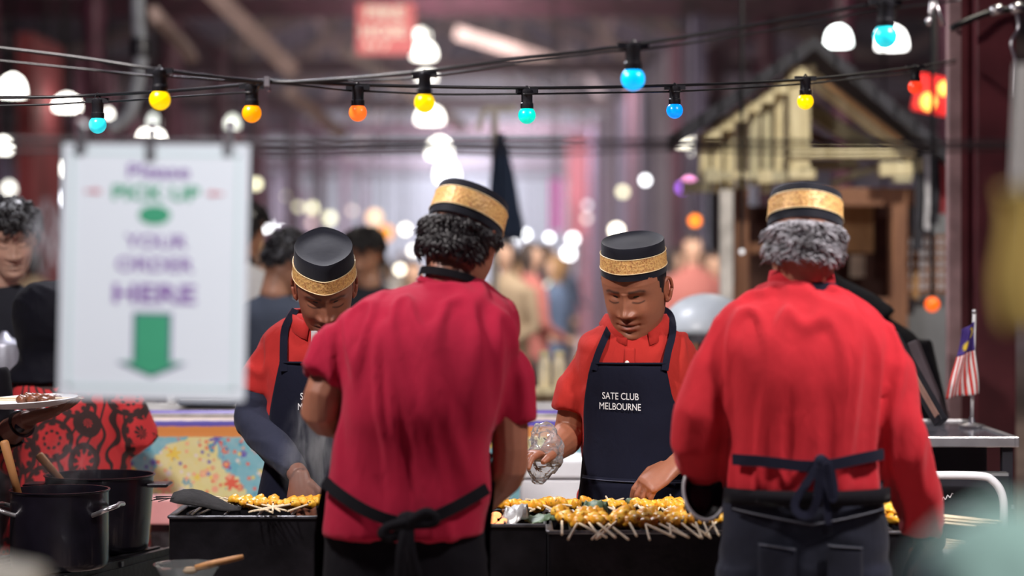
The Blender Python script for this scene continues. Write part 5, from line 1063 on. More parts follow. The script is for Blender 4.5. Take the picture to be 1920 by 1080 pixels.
for k, m_, y_, nm in ((1.1, drk, -.0014, 'arrow_outline'), (.98, grn, -.0026, 'arrow')):  # plum outline printed round the green arrow
    pl = [(-33, -82), (33, -82), (33, -172), (60, -172), (0, -198), (-60, -172), (-33, -172)]; pl = [(x*k, (z+140)*(.5+k*.5)-140) for x, z in pl]; t = MB(); t.prism([(M(x, YS), M(z, YS)) for x, z in pl], .001, SM @ Matrix.Translation((0, y_, 0))); t.build(nm, m_, sg)
mclip = mat('clip_metal', (.35, .33, .34), .3, .8)
for px, py in ((155, 272), (285, 284), (430, 274)):
    t = MB(); c = P(px, py, YS-.006); t.box(c+V(0, 0, .004), (.012, .016, .03)); t.tube([c+V(-.008, 0, .018), c+V(-.009, 0, .034), c+V(.009, 0, .034), c+V(.008, 0, .018)], .002, 6); t.ell(c+V(0, 0, .03), (.011, .006, .011)); t.build('clip', mclip, sg, smooth='auto')

# ------------------------------------------------------------------ festoon strings
m_cable = mat('black_rubber_cable', (.007, .007, .009), .42, var=.2, vs=90); m_sock = mat('black_socket', (.012, .012, .015), .35, var=.2)
BC = dict(yellow=((1.0, .62, .0), 1.05), blue=((.0, .42, 1.0), 1.15), cyan=((.02, .62, .72), .95), teal=((.0, .70, .52), .95), orange=((1.0, .30, .0), 1.0), coral=((1.0, .16, .02), .95), deepblue=((.0, .26, 1.0), .95), red=((1.0, .05, .015), .9))
def festoon(label, main, second, bulbs, r1_, r2_):
    f = thing('festoon_string', label, 'string lights', P(*main[len(main)//2])); b = MB(); b.tube(rounded([P(*q) for q in main], 6), r1_, 10); b.build('cable', m_cable, f, smooth=True)
    b = MB(); b.tube(rounded([P(*q) for q in second], 6), r2_, 8); b.build('wire', m_cable, f, smooth=True)
    for px, py, dpx, Y, cn_, ty in bulbs:
        c = P(px, py, Y); r = M(dpx/2, Y); k = r/.0225; top = P(px, ty, Y).z; s = MB(); neck = c.z+r*.80
        s.lathe([(.014*k, neck-.004), (.0165*k, neck), (.0165*k, neck+.012*k), (.0145*k, neck+.014*k), (.0145*k, neck+.034*k), (.016*k, neck+.036*k), (.016*k, neck+.046*k), (.010*k, neck+.05*k)], 20, Matrix.Translation((c.x, c.y, 0)))
        s.box((c.x, c.y, neck+.044*k), (.058*k, .016*k, .012*k)); hk = neck+.05*k; s.tube(rounded([V(c.x-.004, c.y, hk-.004), V(c.x-.006, c.y, (hk+top)/2), V(c.x, c.y, max(top, hk)+.006), V(c.x+.006, c.y, (hk+top)/2), V(c.x+.004, c.y, hk-.004)], 3), .0022, 6); so = s.build('socket', m_sock, f, smooth='auto')
        b = MB(); b.lathe([(.0005, -r)]+[(r*math.cos(a), r*math.sin(a)) for a in np.linspace(-1.45, .85, 16)]+[(r*.58, r*.86)], 28, Matrix.Translation(c)); col, es = BC[cn_]; o = b.build('bulb', glow('bulb_'+cn_, col, es), so, smooth=True); o['label'] = 'glowing %s bulb' % cn_
festoon('nearer festoon string with two yellow bulbs, a large blue and a cyan one', [(-60, 83, 5.2), (140, 107, 5.15), (300, 131, 5.1), (500, 153, 5.2), (640, 148, 5.1), (797, 133, 5.0), (1000, 107, 4.95), (1187, 84, 4.9), (1430, 44, 4.8), (1660, 3, 4.75), (1760, -18, 4.7)],
        [(-60, 108, 5.2), (140, 128, 5.16), (285, 143, 5.11), (315, 143, 5.1), (500, 156, 5.21), (640, 153, 5.11), (780, 146, 5.0), (815, 142, 4.99), (1000, 115, 4.95), (1165, 95, 4.9), (1210, 92, 4.9), (1430, 60, 4.8), (1640, 20, 4.75), (1690, 14, 4.75), (1800, 0, 4.7)],
        [(300, 187, 39, 5.1, 'yellow', 134), (796, 192, 38, 5.0, 'yellow', 134), (1187, 148, 45, 4.9, 'blue', 86), (1660, 68, 46, 4.75, 'cyan', 6)], .0042, .0026)
festoon('farther festoon string with small cyan, orange, teal, blue and red bulbs', [(-60, 183, 5.75), (90, 182, 5.72), (185, 178, 5.7), (330, 170, 5.5), (466, 158, 5.3), (500, 151, 5.22), (672, 159, 5.5), (988, 165, 5.7), (1265, 160, 6.1), (1510, 149, 6.5), (1715, 126, 7.2), (1792, 112, 7.85)],
        [(-60, 199, 5.75), (90, 196, 5.72), (168, 191, 5.7), (200, 191, 5.7), (330, 182, 5.5), (452, 174, 5.3), (480, 172, 5.29), (505, 156, 5.22), (655, 170, 5.5), (690, 171, 5.5), (830, 177, 5.6), (975, 176, 5.7), (1005, 176, 5.7), (1252, 172, 6.1), (1280, 171, 6.1), (1500, 158, 6.5), (1700, 137, 7.2), (1792, 118, 7.85)],
        [(183, 234, 33, 5.7, 'cyan', 179), (472, 212, 36, 5.3, 'orange', 159), (671, 211, 34, 5.5, 'coral', 161), (988, 216, 33, 5.7, 'teal', 166), (1265, 207, 31, 6.1, 'deepblue', 161), (1510, 190, 31, 6.5, 'yellow', 150), (1716, 163, 27, 7.2, 'red', 128)], .0042, .0026)
t = MB(); c = P(501, 153, 5.2); t.box(c, (.012, .024, .022)); t.tube([c+V(.002, 0, -.008), c+V(.005, -.004, -.022)], .004, 6); tag(t.build('cable_clip', mat('steel_clip', (.75, .72, .75), .25, .8), smooth='auto'), 'shiny clip joining the two festoon cables at their crossing', 'clip')
# loose cable with plug clips at the steel column, upper right
t = thing('power_cable', 'dark power cable clipped to the steel column near the top right', 'cable', P(1785, 50, 7.8)); b = MB(); b.tube(rounded([P(1782, 55, 7.86), P(1800, 45, 7.86), P(1850, 25, 7.9), P(1890, 18, 7.9), P(1935, 10, 7.9)], 5), .012, 8); b.build('cable', m_cable, t, smooth=True)
b = MB(); b.tube(rounded([P(1903, 16, 7.88), P(1910, 50, 7.88), P(1896, 80, 7.88), P(1904, 120, 7.88), P(1902, 182, 7.88)], 5), .006, 8); b.build('white_cord', m_chrome, t, smooth=True)
for px, py in ((1868, 18), (1905, 14)): b = MB(); b.tube([P(px-10, py+4, 7.86), P(px+10, py-2, 7.86)], .018, 8); b.build('cable_clip', m_chrome, t, smooth=True)
t = thing('cable_clamp', 'shiny spring clamp on the festoon cable beside the top cyan bulb', 'clamp', P(1748, 20, 4.7)); b = MB(); b.tube([P(1748, 2, 4.7), P(1742, 48, 4.7)], .0045, 8); b.build('clamp_jaw', mclip, t, smooth=True); b = MB(); b.tube([P(1752, 2, 4.7), P(1768, 48, 4.7)], .0045, 8); b.build('clamp_jaw', mclip, t, smooth=True); b = MB(); b.ell(P(1741, 40, 4.69), (.006, .006, .008)); b.build('clamp_tip', m_chrome, t, smooth=True)
# ------------------------------------------------------------------ other people
def rows_for(cx, Y, lean, top, sc=1.0, fat=1.0):
    """generic torso rows (px) for shoulders at height top (m)"""
    prof = [(0.0, .05, .045, .05, 2.0), (.03, .11, .065, .06, 2.1), (.07, .165, .095, .085, 2.2), (.14, .19, .115, .105, 2.3), (.25, .185, .12, .115, 2.4), (.37, .17, .115, .115, 2.4), (.48, .175, .12, .12, 2.4), (.6, .18, .12, .12, 2.4)]
    R = []
    for dz, hw, dc, df, n in prof:
        Yc = Y+lean[1]*(1-dz/.6); X = cx+lean[0]*(1-dz/.6); z = top-dz*sc; py = HY-(z-CAMZ)*F/Yc; R.append((py, 960+(X-hw*sc*fat)*F/Yc, 960+(X+hw*sc*fat)*F/Yc, Yc, dc*sc, df*sc, n))
    return R
def gperson(label, px, Y, top, m_sh, m_tr, f, u, skin, hair, lean=(0, 0), heads=1.0, headoff=(0, 0, .17), fat=1.0, arms=None, longs=True, group=None, hairline=None, sname='jacket'):
    cx = P(px, 0, Y).x; T = Torso(rows_for(cx, Y, lean, top, 1.0, fat)); X = cx+lean[0]; Yt = Y+lean[1]; fs = -1 if f[1] < 0 else 1
    hc = V(X+headoff[0], Yt+headoff[1], top+headoff[2]); M4 = head_matrix(hc, f, u, heads)
    A = arms or [dict(s=V(X-.17*fat, Yt, top-.1), e=V(X-.24*fat, Yt-.02*fs, top-.38), w=V(X-.2, Yt+.16*fs, top-.56)), dict(s=V(X+.17*fat, Yt, top-.1), e=V(X+.24*fat, Yt-.02*fs, top-.38), w=V(X+.2, Yt+.16*fs, top-.56))]
    for i, a in enumerate(A):
        a.setdefault('hand', (a['w']-a['e']+V(0, 0, -.1), V(-1 if i == 0 else 1, 0, .3), 1 if i == 0 else -1, (.4, .5, .4)))
    o = body_mesh('person', label, T, (M4, dict(lip=tuple(q*.8 for q in skin), brow=BROW, na=90, nz=72), V(X, Yt, top+.0)), A, dict(hip=.9, face=fs), skin, (cx, Y, 0), group=group)
    sl = [([a['s']+V(0, 0, .01), a['s'].lerp(a['e'], .5), a['e'], a['e'].lerp(a['w'], .5), a['e'].lerp(a['w'], .92 if longs else .1)], [.058, .058, .054, .05, .042]) for a in A]
    shirt_part(sname, T, sl, m_sh, o, amp=.006, fx=11, fz=5, seed=px*.01, voxel=.011)
    trousers(T, m_tr, o, None, T.r[0, 0]+.03, dict())
    if hair is not None:
        hv, hf = hair_geo(M4, hairline or (lambda a: (-.06 if a > 2.1 else (-.02 if a > 1.6 else (.03 if a > 1.1 else .052)))), .016, int(px)+5, 380, .035, .005, curl=.6); mesh_obj('hair', hv, hf, hair, o)
    return o, T, M4
c_char = cloth('charcoal_wool', (.03, .032, .042), .9); c_slate = cloth('slate_shirt', (.05, .06, .085), .85); c_white = cloth('white_shirt_cloth', (.78, .78, .8), .8); c_teal = cloth('pale_teal_fleece', (.45, .72, .70), .9)
asian = (.66, .42, .32); tan = (.42, .22, .14)
gperson('young man with tousled black hair at the left edge behind rising steam', 2, 7.6, P(0, 530, 7.6).z, c_char, c_black, (.30, -.86, -.36), (.05, -.35, .93), asian, m_hairb, headoff=(.045, -.06, .155), heads=1.05)
gperson('man in a dark slate shirt bending behind the left-hand cook', 505, 8.8, P(0, 552, 8.8).z, c_slate, c_black, (.75, .35, -.6), (.5, .3, .8), tan, m_hairb, lean=(.02, .0), headoff=(.06, .04, .13))
gperson('person in a white shirt half hidden behind the hanging sign', 440, 10.2, P(0, 490, 10.2).z, c_white, c_black, (.4, .8, -.2), (0, .2, 1), tan, m_hairb, headoff=(.05, 0, .15))
gperson('dark-haired person in charcoal behind the capped cook at the left grill', 690, 10.5, P(0, 535, 10.5).z, c_char, c_black, (-.3, -.9, -.3), (0, -.2, 1), tan, m_hairb, headoff=(-.02, 0, .15))
pBK, _, _ = gperson('person in a black hooded top bending over behind the grey-haired cook', 1640, 7.5, P(0, 590, 7.5).z, c_black, c_black, (-.7, .3, -.6), (-.4, .2, .8), tan, m_hairb, lean=(-.02, .0), headoff=(-.20, .05, .05), longs=False, fat=.92, sname='hooded_top')
hd_ = MB(); _hx = P(1640, 0, 7.5).x-.02; _ht = P(0, 590, 7.5).z; hd_.tube([V(_hx, 7.5, _ht-.06), V(_hx-.04, 7.51, _ht-.01), V(_hx-.12, 7.54, _ht+.02), V(_hx-.19, 7.55, _ht+.045)], [.12, .10, .11, .13], 20); hd_.ell((_hx-.20, 7.55, _ht+.05), (.125, .14, .14)); co, fs = remesh(hd_, .01, 5); mesh_obj('hood', co, fs, c_black, pBK)
# soft teal bundle on a slim stand close to the lens, blurred into the bottom right corner
t = thing('cloth_bundle', 'blurred pale teal cloth bundle close by in the bottom right corner', 'cloth', (P(1905, 0, 1.6).x, 1.6, 0)); b = MB(); c = P(1905, 1100, 1.6); b.ell(c, (.078, .06, .062)); b.ell(c+V(.05, .01, .02), (.05, .05, .05)); b.ell(c+V(-.02, 0, -.05), (.07, .06, .05)); co, fs = remesh(b, .006, 5); co = displace(co, fs, fold(.006, 24, 20, 3.0)); mesh_obj('bundle', co, fs, c_teal, t)
b = MB(); b.lathe([(.14, 0), (.14, .015), (.016, .03), (.016, c.z-.08), (.06, c.z-.075), (.06, c.z-.06)], 20, Matrix.Translation((c.x, 1.6, 0))); b.build('stand', m_rim, t, smooth='auto')
# left-edge helper whose forearm with a watch carries the paper plate
Yp = 6.35; arms = [dict(s=P(-190, 690, Yp), e=P(-200, 840, Yp), w=P(-120, 900, Yp-.1)), dict(s=P(-20, 700, Yp), e=P(-2, 826, Yp-.02), w=P(52, 786, Yp-.12), hand=(V(.85, -.1, .25), V(.1, 0, -1), 1, (.12, .2, .2)), k=1.05)]
oH, TH, _ = gperson('helper at the left edge in black, only a forearm with a watch showing', -140, Yp, P(0, 655, Yp).z, c_black, c_black, (.8, -.5, -.2), (0, 0, 1), (.24, .10, .065), m_hairb, arms=arms, longs=False, sname='t_shirt')
wt = MB(); p = P(40, 795, Yp-.095); ax = (arms[1]['w']-arms[1]['e']).normalized(); s1 = ax.cross(V(0, 0, 1)).normalized(); s2 = ax.cross(s1)
wt.tube([p+(s1*math.cos(a)+s2*math.sin(a))*.033 for a in np.linspace(0, 2*math.pi, 24)], (.009), 8, flat=.4); wt.ell(p+V(.004, -.034, -.006), (.016, .006, .016)); wt.build('wrist_watch', mat('dark_steel_watch', (.05, .05, .055), .25, .8), oH, smooth='auto')
t = thing('paper_plate', 'white paper plate with satay held out at the left edge', 'plate', P(60, 765, Yp-.2)); b = MB(); c = P(52, 757, Yp-.22); Mx = Matrix.Translation(c) @ Matrix.Rotation(math.radians(-3), 4, 'Y') @ Matrix.Rotation(math.radians(2), 4, 'X'); b.lathe([(.09, -.006), (.105, -.003), (.135, .012), (.137, .013), (.134, .0145), (.104, 0), (.01, -.001)], 48, Mx); b.build('plate_disc', mat('white_paper_plate', (.82, .82, .84), .5, var=.03), t, smooth='auto')
pdark = make_skewer(9, '')
for ch in pdark.children:
    if ch.name.startswith('meat'): ch.data.materials[0] = mat('browned_satay', (.16, .055, .025), .35, var=.5, vs=60, bump=.4)
for k in range(3):
    s = copy_tree(pdark) if k else pdark; s.location = Mx @ V(.0+.012*k, -.03+.022*k, .012+.004*(k % 2)); s.rotation_euler = (0, .05, -math.pi/2+.1*k-.1); s['label'] = '%s browned satay skewer from the front on the paper plate' % ORD[k]; s['group'] = 'satay on the paper plate'
# woman in black headscarf and red batik, seen from behind
def hijab_woman():
    Y = 6.9; sk = (.45, .22, .14); base = (P(140, 0, Y).x, Y, 0)
    T = Torso([(690, 85, 165, Y, .05, .05, 2.0), (702, 50, 200, Y, .07, .06, 2.1), (724, 26, 232, Y, .10, .085, 2.2), (760, 22, 244, Y, .12, .105, 2.3), (810, 34, 236, Y, .12, .11, 2.4), (860, 42, 240, Y, .12, .11, 2.4), (920, 36, 252, Y, .13, .12, 2.4), (1000, 12, 266, Y, .15, .13, 2.4), (1100, -10, 280, Y, .17, .15, 2.4), (1250, -20, 290, Y, .18, .16, 2.4)])
    aL = dict(s=P(48, 735, Y), e=P(20, 850, Y+.05), w=P(70, 880, Y+.3), hand=(V(.3, .8, 0), V(0, 0, 1), 1, (.4, .5, .4)))
    aR = dict(s=P(222, 738, Y), e=P(258, 808, Y+.0), w=P(200, 850, Y+.25), hand=(V(-.5, .8, 0), V(0, 0, 1), -1, (.4, .5, .4)))
    M4 = head_matrix(P(92, 612, Y+.02), (-.75, .62, -.15), (-.08, .05, 1), 1.0)
    o = body_mesh('person', 'woman in a black headscarf and red batik tunic behind the pots', T, (M4, dict(lip=sk, brow=BROW, na=90, nz=72), P(112, 690, Y)), [aL, aR], dict(hip=.9, face=1), sk, base)
    m = batik(); sl = [([a['s']+V(0, 0, .01), a['s'].lerp(a['e'], .5), a['e'], a['e'].lerp(a['w'], .4)], [.06, .066, .068, .066]) for a in (aL, aR)]
    shirt_part('batik_tunic', T, sl, m, o, amp=.010, fx=9, fz=4, seed=9.2)
    hb_ = MB(); hm = head_geo((1, 1, 1), (1, 1, 1), (0, 0, 0), 1.0, 64, 50, face=False); n0 = 64*50; vs = [V(*q) for q in hm[0][:n0]]; out = []
    for q in vs:
        a = abs(math.atan2(q.x, -q.y)); face = sstep(.95, .65, a)*sstep(.085, .06, q.z)*sstep(-.13, -.11, q.z); d = V(q.x, q.y, max(0, q.z)).normalized(); out.append(M4 @ (q+d*(.028-.04*face)))
    hb_.add(out, [f_ for f_ in hm[1] if max(f_) < n0]); cc = M4 @ V(0, .03, -.06)
    rings = []
    for k_, (py, xc, rx, ry, dy) in enumerate([(625, 98, 66, .085, 0), (655, 100, 64, .085, 0), (678, 106, 72, .09, 0), (694, 112, 92, .105, 0), (706, 118, 112, .125, 0), (716, 120, 118, .135, 0)]):
        c = P(xc, py, Y+.01); rings.append([c+V(M(rx, Y)*math.cos(a), ry*math.sin(a), 0) for a in np.linspace(0, 2*math.pi, 40, endpoint=False)])
    hb_.loft(rings); co, fs = remesh(hb_, .008, 4); co = displace(co, fs, fold(.005, 10, 16, 7.7, .6)); mesh_obj('headscarf', co, fs, cloth('black_viscose', (.005, .005, .010), .7, sheen=.05), o)
hijab_woman()
# steel urn at the far left
t = thing('steel_urn', 'pale steel urn at the left edge behind the headscarf', 'urn', (P(8, 0, 7.3).x, 7.3, 0)); c = P(8, 0, 7.3); z0 = P(0, 760, 7.3).z; z1 = P(0, 650, 7.3).z; r = M(46, 7.3); b = MB(); b.lathe([(r, z0), (r, z1), (r*.95, z1+.01), (r*.3, z1+.03), (r*.1, z1+.05)], 40, Matrix.Translation((c.x, 7.3, 0))); b.build('urn_body', mat('satin_steel', (.35, .36, .42), .4, .5), t, smooth='auto'); b = MB(); b.lathe([(.16, 0), (.16, .02), (.05, .04), (.05, z0)], 20, Matrix.Translation((c.x, 7.3, 0))); b.build('stand', m_rim, t)
m_blpole = mat('pale_blue_paint', (.50, .55, .62), .5, var=.2)
t = thing('vent_pipe', 'pale bluish vent pipe hanging at the upper left behind the festoon bulbs', 'pipe', P(262, 250, 12)); b = MB(); b.tube(rounded([P(256, -260, 12), P(258, 20, 12), P(264, 90, 12), P(258, 150, 12), P(240, 215, 12), P(205, 240, 12)], 6), .04, 12); b.build('pipe_run', m_blpole, t, smooth=True)
b = MB(); b.lathe([(.055, -.05), (.06, 0), (.055, .05)], 16, Matrix.Translation(P(263, 90, 12))); b.build('pipe_joint', m_rim, t, smooth='auto')
for k, (x0_, y0_, x1_, y1_, w_, Y_, lab) in enumerate([(290, 26, 360, 104, 18, 17, 'short pale roof brace at the upper left'), (372, -40, 545, 130, 34, 18, 'long pale diagonal brace crossing the upper left'), (545, 175, 640, 250, 24, 22, 'lower continuation of the pale diagonal brace'), (640, 90, 870, 240, 20, 30, 'tan diagonal brace behind the second yellow bulb'), (850, 60, 1080, 130, 22, 34, 'tan roof brace above the teal bulb')]):
    b = MB(); b.beam(P(x0_, y0_, Y_), P(x1_, y1_, Y_+1.5), M(w_, Y_), .12, up=(0, 1, 0)); tag(b.build('roof_brace', m_pale), lab, 'brace')
# ------------------------------------------------------------------ the distant crowd
def crowd_mat():
    t = NT('crowd_clothes'); t.set('Base Color', t.n('Attribute', attribute_name='Col').outputs['Color']); t.set('Roughness', .8); return t.m
CM = crowd_mat()
def crowd_mesh(shirt, pants, hair, skin, fat=1.0, armout=.05, lean=0.0):
    mb = MB(); n = 16
    mb.loft([[V(hw*fat*math.cos(a), d*math.sin(a)+lean*(z-.9), z) for a in np.linspace(0, 2*math.pi, n, endpoint=False)] for z, hw, d in ((.86, .17, .11), (1.0, .16, .11), (1.15, .17, .11), (1.3, .19, .12), (1.4, .185, .105), (1.45, .12, .08), (1.48, .06, .06))])
    hy = lean*.7; mb.tube([V(0, hy*.8, 1.45), V(0, hy, 1.54)], .05, 10); mb.ell((0, hy-.01, 1.62), (.075, .095, .115))
    for s in (-1, 1):
        mb.tube([V(s*.09, 0, .9), V(s*.1, -.01, .5), V(s*.1, .02, .08), V(s*.1, -.1, .03)], [.085, .06, .045, .03], 10)
        mb.tube([V(s*.18*fat, lean*.4, 1.4), V(s*(.22+armout)*fat, 0, 1.13), V(s*.16, -.2, 1.0+armout)], [.055, .045, .032], 9); mb.ell((s*.15, -.24, 1.0+armout), (.03, .045, .03))
    co, fs = remesh(mb, .022, 3); col = np.empty((len(co), 3))
    for i, (x, y, z) in enumerate(co):
        if z > 1.5: c_ = hair if (y > hy-.02 or z > 1.675) else skin
        elif z < .9 and abs(x) < .17: c_ = pants
        elif y < -.185: c_ = skin
        else: c_ = shirt
        col[i] = [min(.7, q*1.6+.01) for q in c_]
    return co, fs, col
protos = []
for i, (sh, pa, ha, fa) in enumerate([((.04, .04, .055), (.03, .03, .04), (.02, .016, .015), 1.0), ((.45, .43, .45), (.04, .05, .09), (.05, .03, .02), .95), ((.30, .10, .09), (.03, .03, .03), (.03, .02, .018), 1.05), ((.06, .09, .16), (.10, .09, .08), (.16, .09, .04), 1.0), ((.34, .26, .18), (.03, .03, .05), (.025, .02, .02), 1.1), ((.08, .16, .13), (.04, .04, .05), (.30, .2, .1), .92)]):
    protos.append(mesh_obj('person', *crowd_mesh(sh, pa, ha, (.45, .27, .2), fa, random.uniform(0, .06), random.uniform(-.15, .15))[:2], CM, col=crowd_mesh(sh, pa, ha, (.45, .27, .2), fa)[2]) if False else None)
    co, fs, col = crowd_mesh(sh, pa, ha, (.45, .27, .2), fa, random.uniform(0, .06), random.uniform(-.15, .15)); protos[-1] = mesh_obj('person', co, fs, CM, col=col)
names = ['dark jacket', 'light grey top', 'brick red top', 'navy coat', 'tan coat', 'dark green top']
rnd = random.Random(5); seen = set()
spots = [(478, 15), (500, 19), (530, 24), (548, 17), (665, 16), (682, 22), (705, 19), (722, 26), (742, 21), (760, 30), (775, 17), (700, 34), (740, 38), (950, 15), (962, 22), (975, 18), (988, 26), (1000, 16), (1012, 31), (1022, 21), (1036, 17), (1046, 27), (1060, 35), (1030, 42), (1000, 44), (970, 38), (1055, 40), (1066, 30), (1262, 19), (1280, 24), (1300, 17), (1320, 22), (1340, 18), (1258, 30), (640, 30), (660, 40), (20, 14), (62, 18), (96, 22), (470, 30), (560, 33), (1420, 17)]
for k, (px, Y) in enumerate(spots):
    i = rnd.randrange(6); o = protos[i].copy() if i in seen else protos[i]
    if i in seen: C.objects.link(o)
    seen.add(i); c = P(px, 0, Y); o.location = (c.x, Y, 0); o.rotation_euler = (0, 0, rnd.uniform(0, 6.28)); s = rnd.uniform(.93, 1.05); o.scale = (s, s, s); tag(o, 'blurred visitor in a %s in the crowd down the aisle' % names[i], 'person', 'visitors in a %s' % names[i])
REG = [(0, 300, 'left of the sign'), (300, 620, 'right beside the sign'), (620, 830, 'between the left-hand cooks'), (830, 1180, 'left of the young cook'), (1180, 2000, 'right of the young cook')]
def pxof(o): return 960+o.location.x*F/o.location.y
_pp = [o for o in bpy.data.objects if o.get('group', '').startswith('visitors in')]
for n_ in names:
    for a, c, r_ in REG:
        L_ = [o for o in _pp if o['group'] == 'visitors in a '+n_ and a <= pxof(o) < c]; number(L_, ('%%s blurred visitor in a %s from the left, %s' if len(L_) > 1 else '%%.0sblurred visitor in a %s, %s') % (n_, r_), pxof)
for i in range(6):
    if i not in seen: bpy.data.objects.remove(protos[i])
# ------------------------------------------------------------------ market lamps beyond
def pendant(label, px, py, wpx, Y, hk=.8, es=9, col=(1, .97, .88), group=None):
    c = P(px, py, Y); r = M(wpx*.40, Y); t = thing('pendant_lamp', label, 'lamp', c, group); b = MB(); b.lathe([(r, -r*hk), (r*1.02, -r*hk*.8), (r*.95, -r*.1*hk), (r*.75, r*.5*hk), (r*.4, r*.85*hk), (r*.1, r*hk)], 24, Matrix.Translation(c)); b.build('shade', glow('lamp_%.1f_%s' % (es, '_'.join('%.2f' % q for q in col)), col, es), t, smooth='auto')
    b = MB(); zr = 9.2-abs(c.x-AX*Y)/13*5+.05; b.tube([c+V(0, 0, r*hk), V(c.x, Y, max(zr, c.z+.3))], .012, 6); b.build('cord', m_cable, t); return t
pendant('tall white pendant lamp beside the red fire sign', 795, 94, 52, 29.5, .65); pendant('small dome above the tall white pendant lamp', 790, 64, 38, 31, .55, 6); pendant('white pendant lamp behind the middle yellow bulb', 806, 215, 58, 30, .6); pendant('second white pendant lamp just above the middle yellow bulb', 800, 142, 40, 30.5, .5, 7)
pendant('round white pendant lamp above the crimson-shirted cook', 824, 277, 50, 42, .8); pendant('lowest white pendant lamp over the crimson-shirted cook', 838, 320, 44, 52, .9, 10)
pendant('large white dome lamp at the upper left edge', 24, 160, 56, 17, .85); pendant('paired white dome lamp behind the left cyan bulb', 126, 192, 56, 21, .6); pendant('white lamp at the left edge above the young man', 6, 272, 34, 24, .9); pendant('small white lamp left of the hanging sign', 75, 309, 34, 25, 1.0, 7); pendant('white lamp at the top left corner of the hanging sign', 120, 316, 26, 25, 1.0, 7); pendant('bluish white lamp over the young man with tousled hair', 89, 358, 36, 22, .9, 9, (.92, .93, 1)); pendant('dim round lamp at the far left', 17, 351, 26, 26, .9, 4); pendant('bluish lamp touching the left edge of the sign', 116, 370, 22, 22, 1.2, 8, (.9, .92, 1))
pendant('left white dome lamp over the kiosk roof', 1572, 67, 58, 15, .8, 8, (.93, 1, .97)); pendant('right white dome lamp behind the cyan bulb', 1672, 70, 70, 14.5, .75, 8, (1, .98, .94)); pendant('cream lamp left of the kiosk roof', 1287, 259, 40, 24, .85, 6, (1, .95, .8)); pendant('smaller white lamp under the cream one by the kiosk', 1304, 279, 30, 24, .8, 8); pendant('pair of small lamps above the hanging sign', 272, 253, 28, 19, .8, 8); pendant('right one of the small lamps above the hanging sign', 296, 255, 28, 19, .8, 8); pendant('pale lamp over the right corner of the sign', 436, 228, 30, 20, 1.0, 2.2, (.8, .85, .75)); pendant('faint lamp behind the sign clip', 289, 224, 26, 20, 1.0, 2.2, (.8, .85, .8)); pendant('small lamp right of the left cyan bulb', 203, 212, 18, 20, 1.0, 6)
def globe(px, py, Y, rpx, col, es, label, group=None, hang=True):
    c = P(px, py, Y); r = M(rpx, Y); t = thing('globe_light', label, 'light', c, group); b = MB(); b.ell(c, (r, r, r), None, 16, 10); b.build('globe', glow('globe_%.1f_%s' % (es, '_'.join('%.2f' % q for q in col)), col, es), t, smooth=True); b = MB(); b.tube([c+V(0, 0, r*.9), V(c.x, Y, 9.25-abs(c.x-AX*Y)/13*5)], .008, 5); b.build('cord', m_cable, t)
WW, CW, YW = (1, .93, .75), (.95, .97, 1), (.9, .88, .6)
G = [(480, 345, 15, YW), (497, 421, 17, CW), (525, 437, 13, CW), (530, 368, 14, YW), (585, 390, 15, YW), (560, 388, 10, YW), (618, 409, 15, YW), (470, 405, 12, YW), (545, 440, 9, (1, .8, .7)), (505, 372, 9, (.7, .75, .8)), (583, 418, 10, (.8, .6, .55)),
     (1074, 448, 12, CW), (1066, 476, 15, CW), (1051, 507, 14, CW), (953, 513, 13, CW), (1048, 400, 7, CW), (1101, 385, 10, (.7, .75, .8)), (1100, 410, 10, (.8, .75, .7)), (1125, 433, 18, WW), (1156, 432, 17, WW), (1168, 360, 13, YW), (1220, 322, 16, WW), (1210, 338, 10, CW), (1216, 395, 18, WW), (1222, 425, 18, WW), (1214, 372, 12, (.5, .7, 1)), (1268, 410, 12, (1, .85, .7)), (1010, 520, 11, WW), (1000, 470, 10, CW), (985, 440, 10, CW), (960, 455, 9, CW), (660, 395, 9, (.9, .75, .65)), (760, 430, 11, WW), (775, 470, 9, WW), (690, 478, 9, CW), (750, 505, 10, WW), (560, 470, 8, CW), (668, 455, 8, CW), (1030, 445, 8, CW), (925, 415, 9, (.85, .85, 1)), (1000, 590, 9, WW), (1340, 545, 7, CW)]
for k, (px, py, r, col) in enumerate(G):
    bright = {CW: 7.5, WW: 6.5, YW: 2.6}.get(col, 1.6); Y = 26+(k*7) % 22
    globe(px, py, Y, r*.55, col, bright*1.4, 'small round light glowing in the crowd far down the aisle' if col in (CW, WW) else ('small yellowish light glowing far down the aisle' if col == YW else 'faint tinted light far down the aisle'), 'far market lights, %s' % ('white' if col in (CW, WW) else 'yellowish' if col == YW else 'tinted'))
_gg = [o for o in bpy.data.objects if o.get('group', '').startswith('far market lights')]
for n_ in ('white', 'yellowish', 'tinted'):
    for a, c, r_ in REG:
        L_ = [o for o in _gg if o['group'].endswith(n_) and a <= pxof(o) < c]; number(L_, ('%%s small %s light from the left, %s' if len(L_) > 1 else '%%.0ssmall %s light, %s') % (n_, r_), pxof)
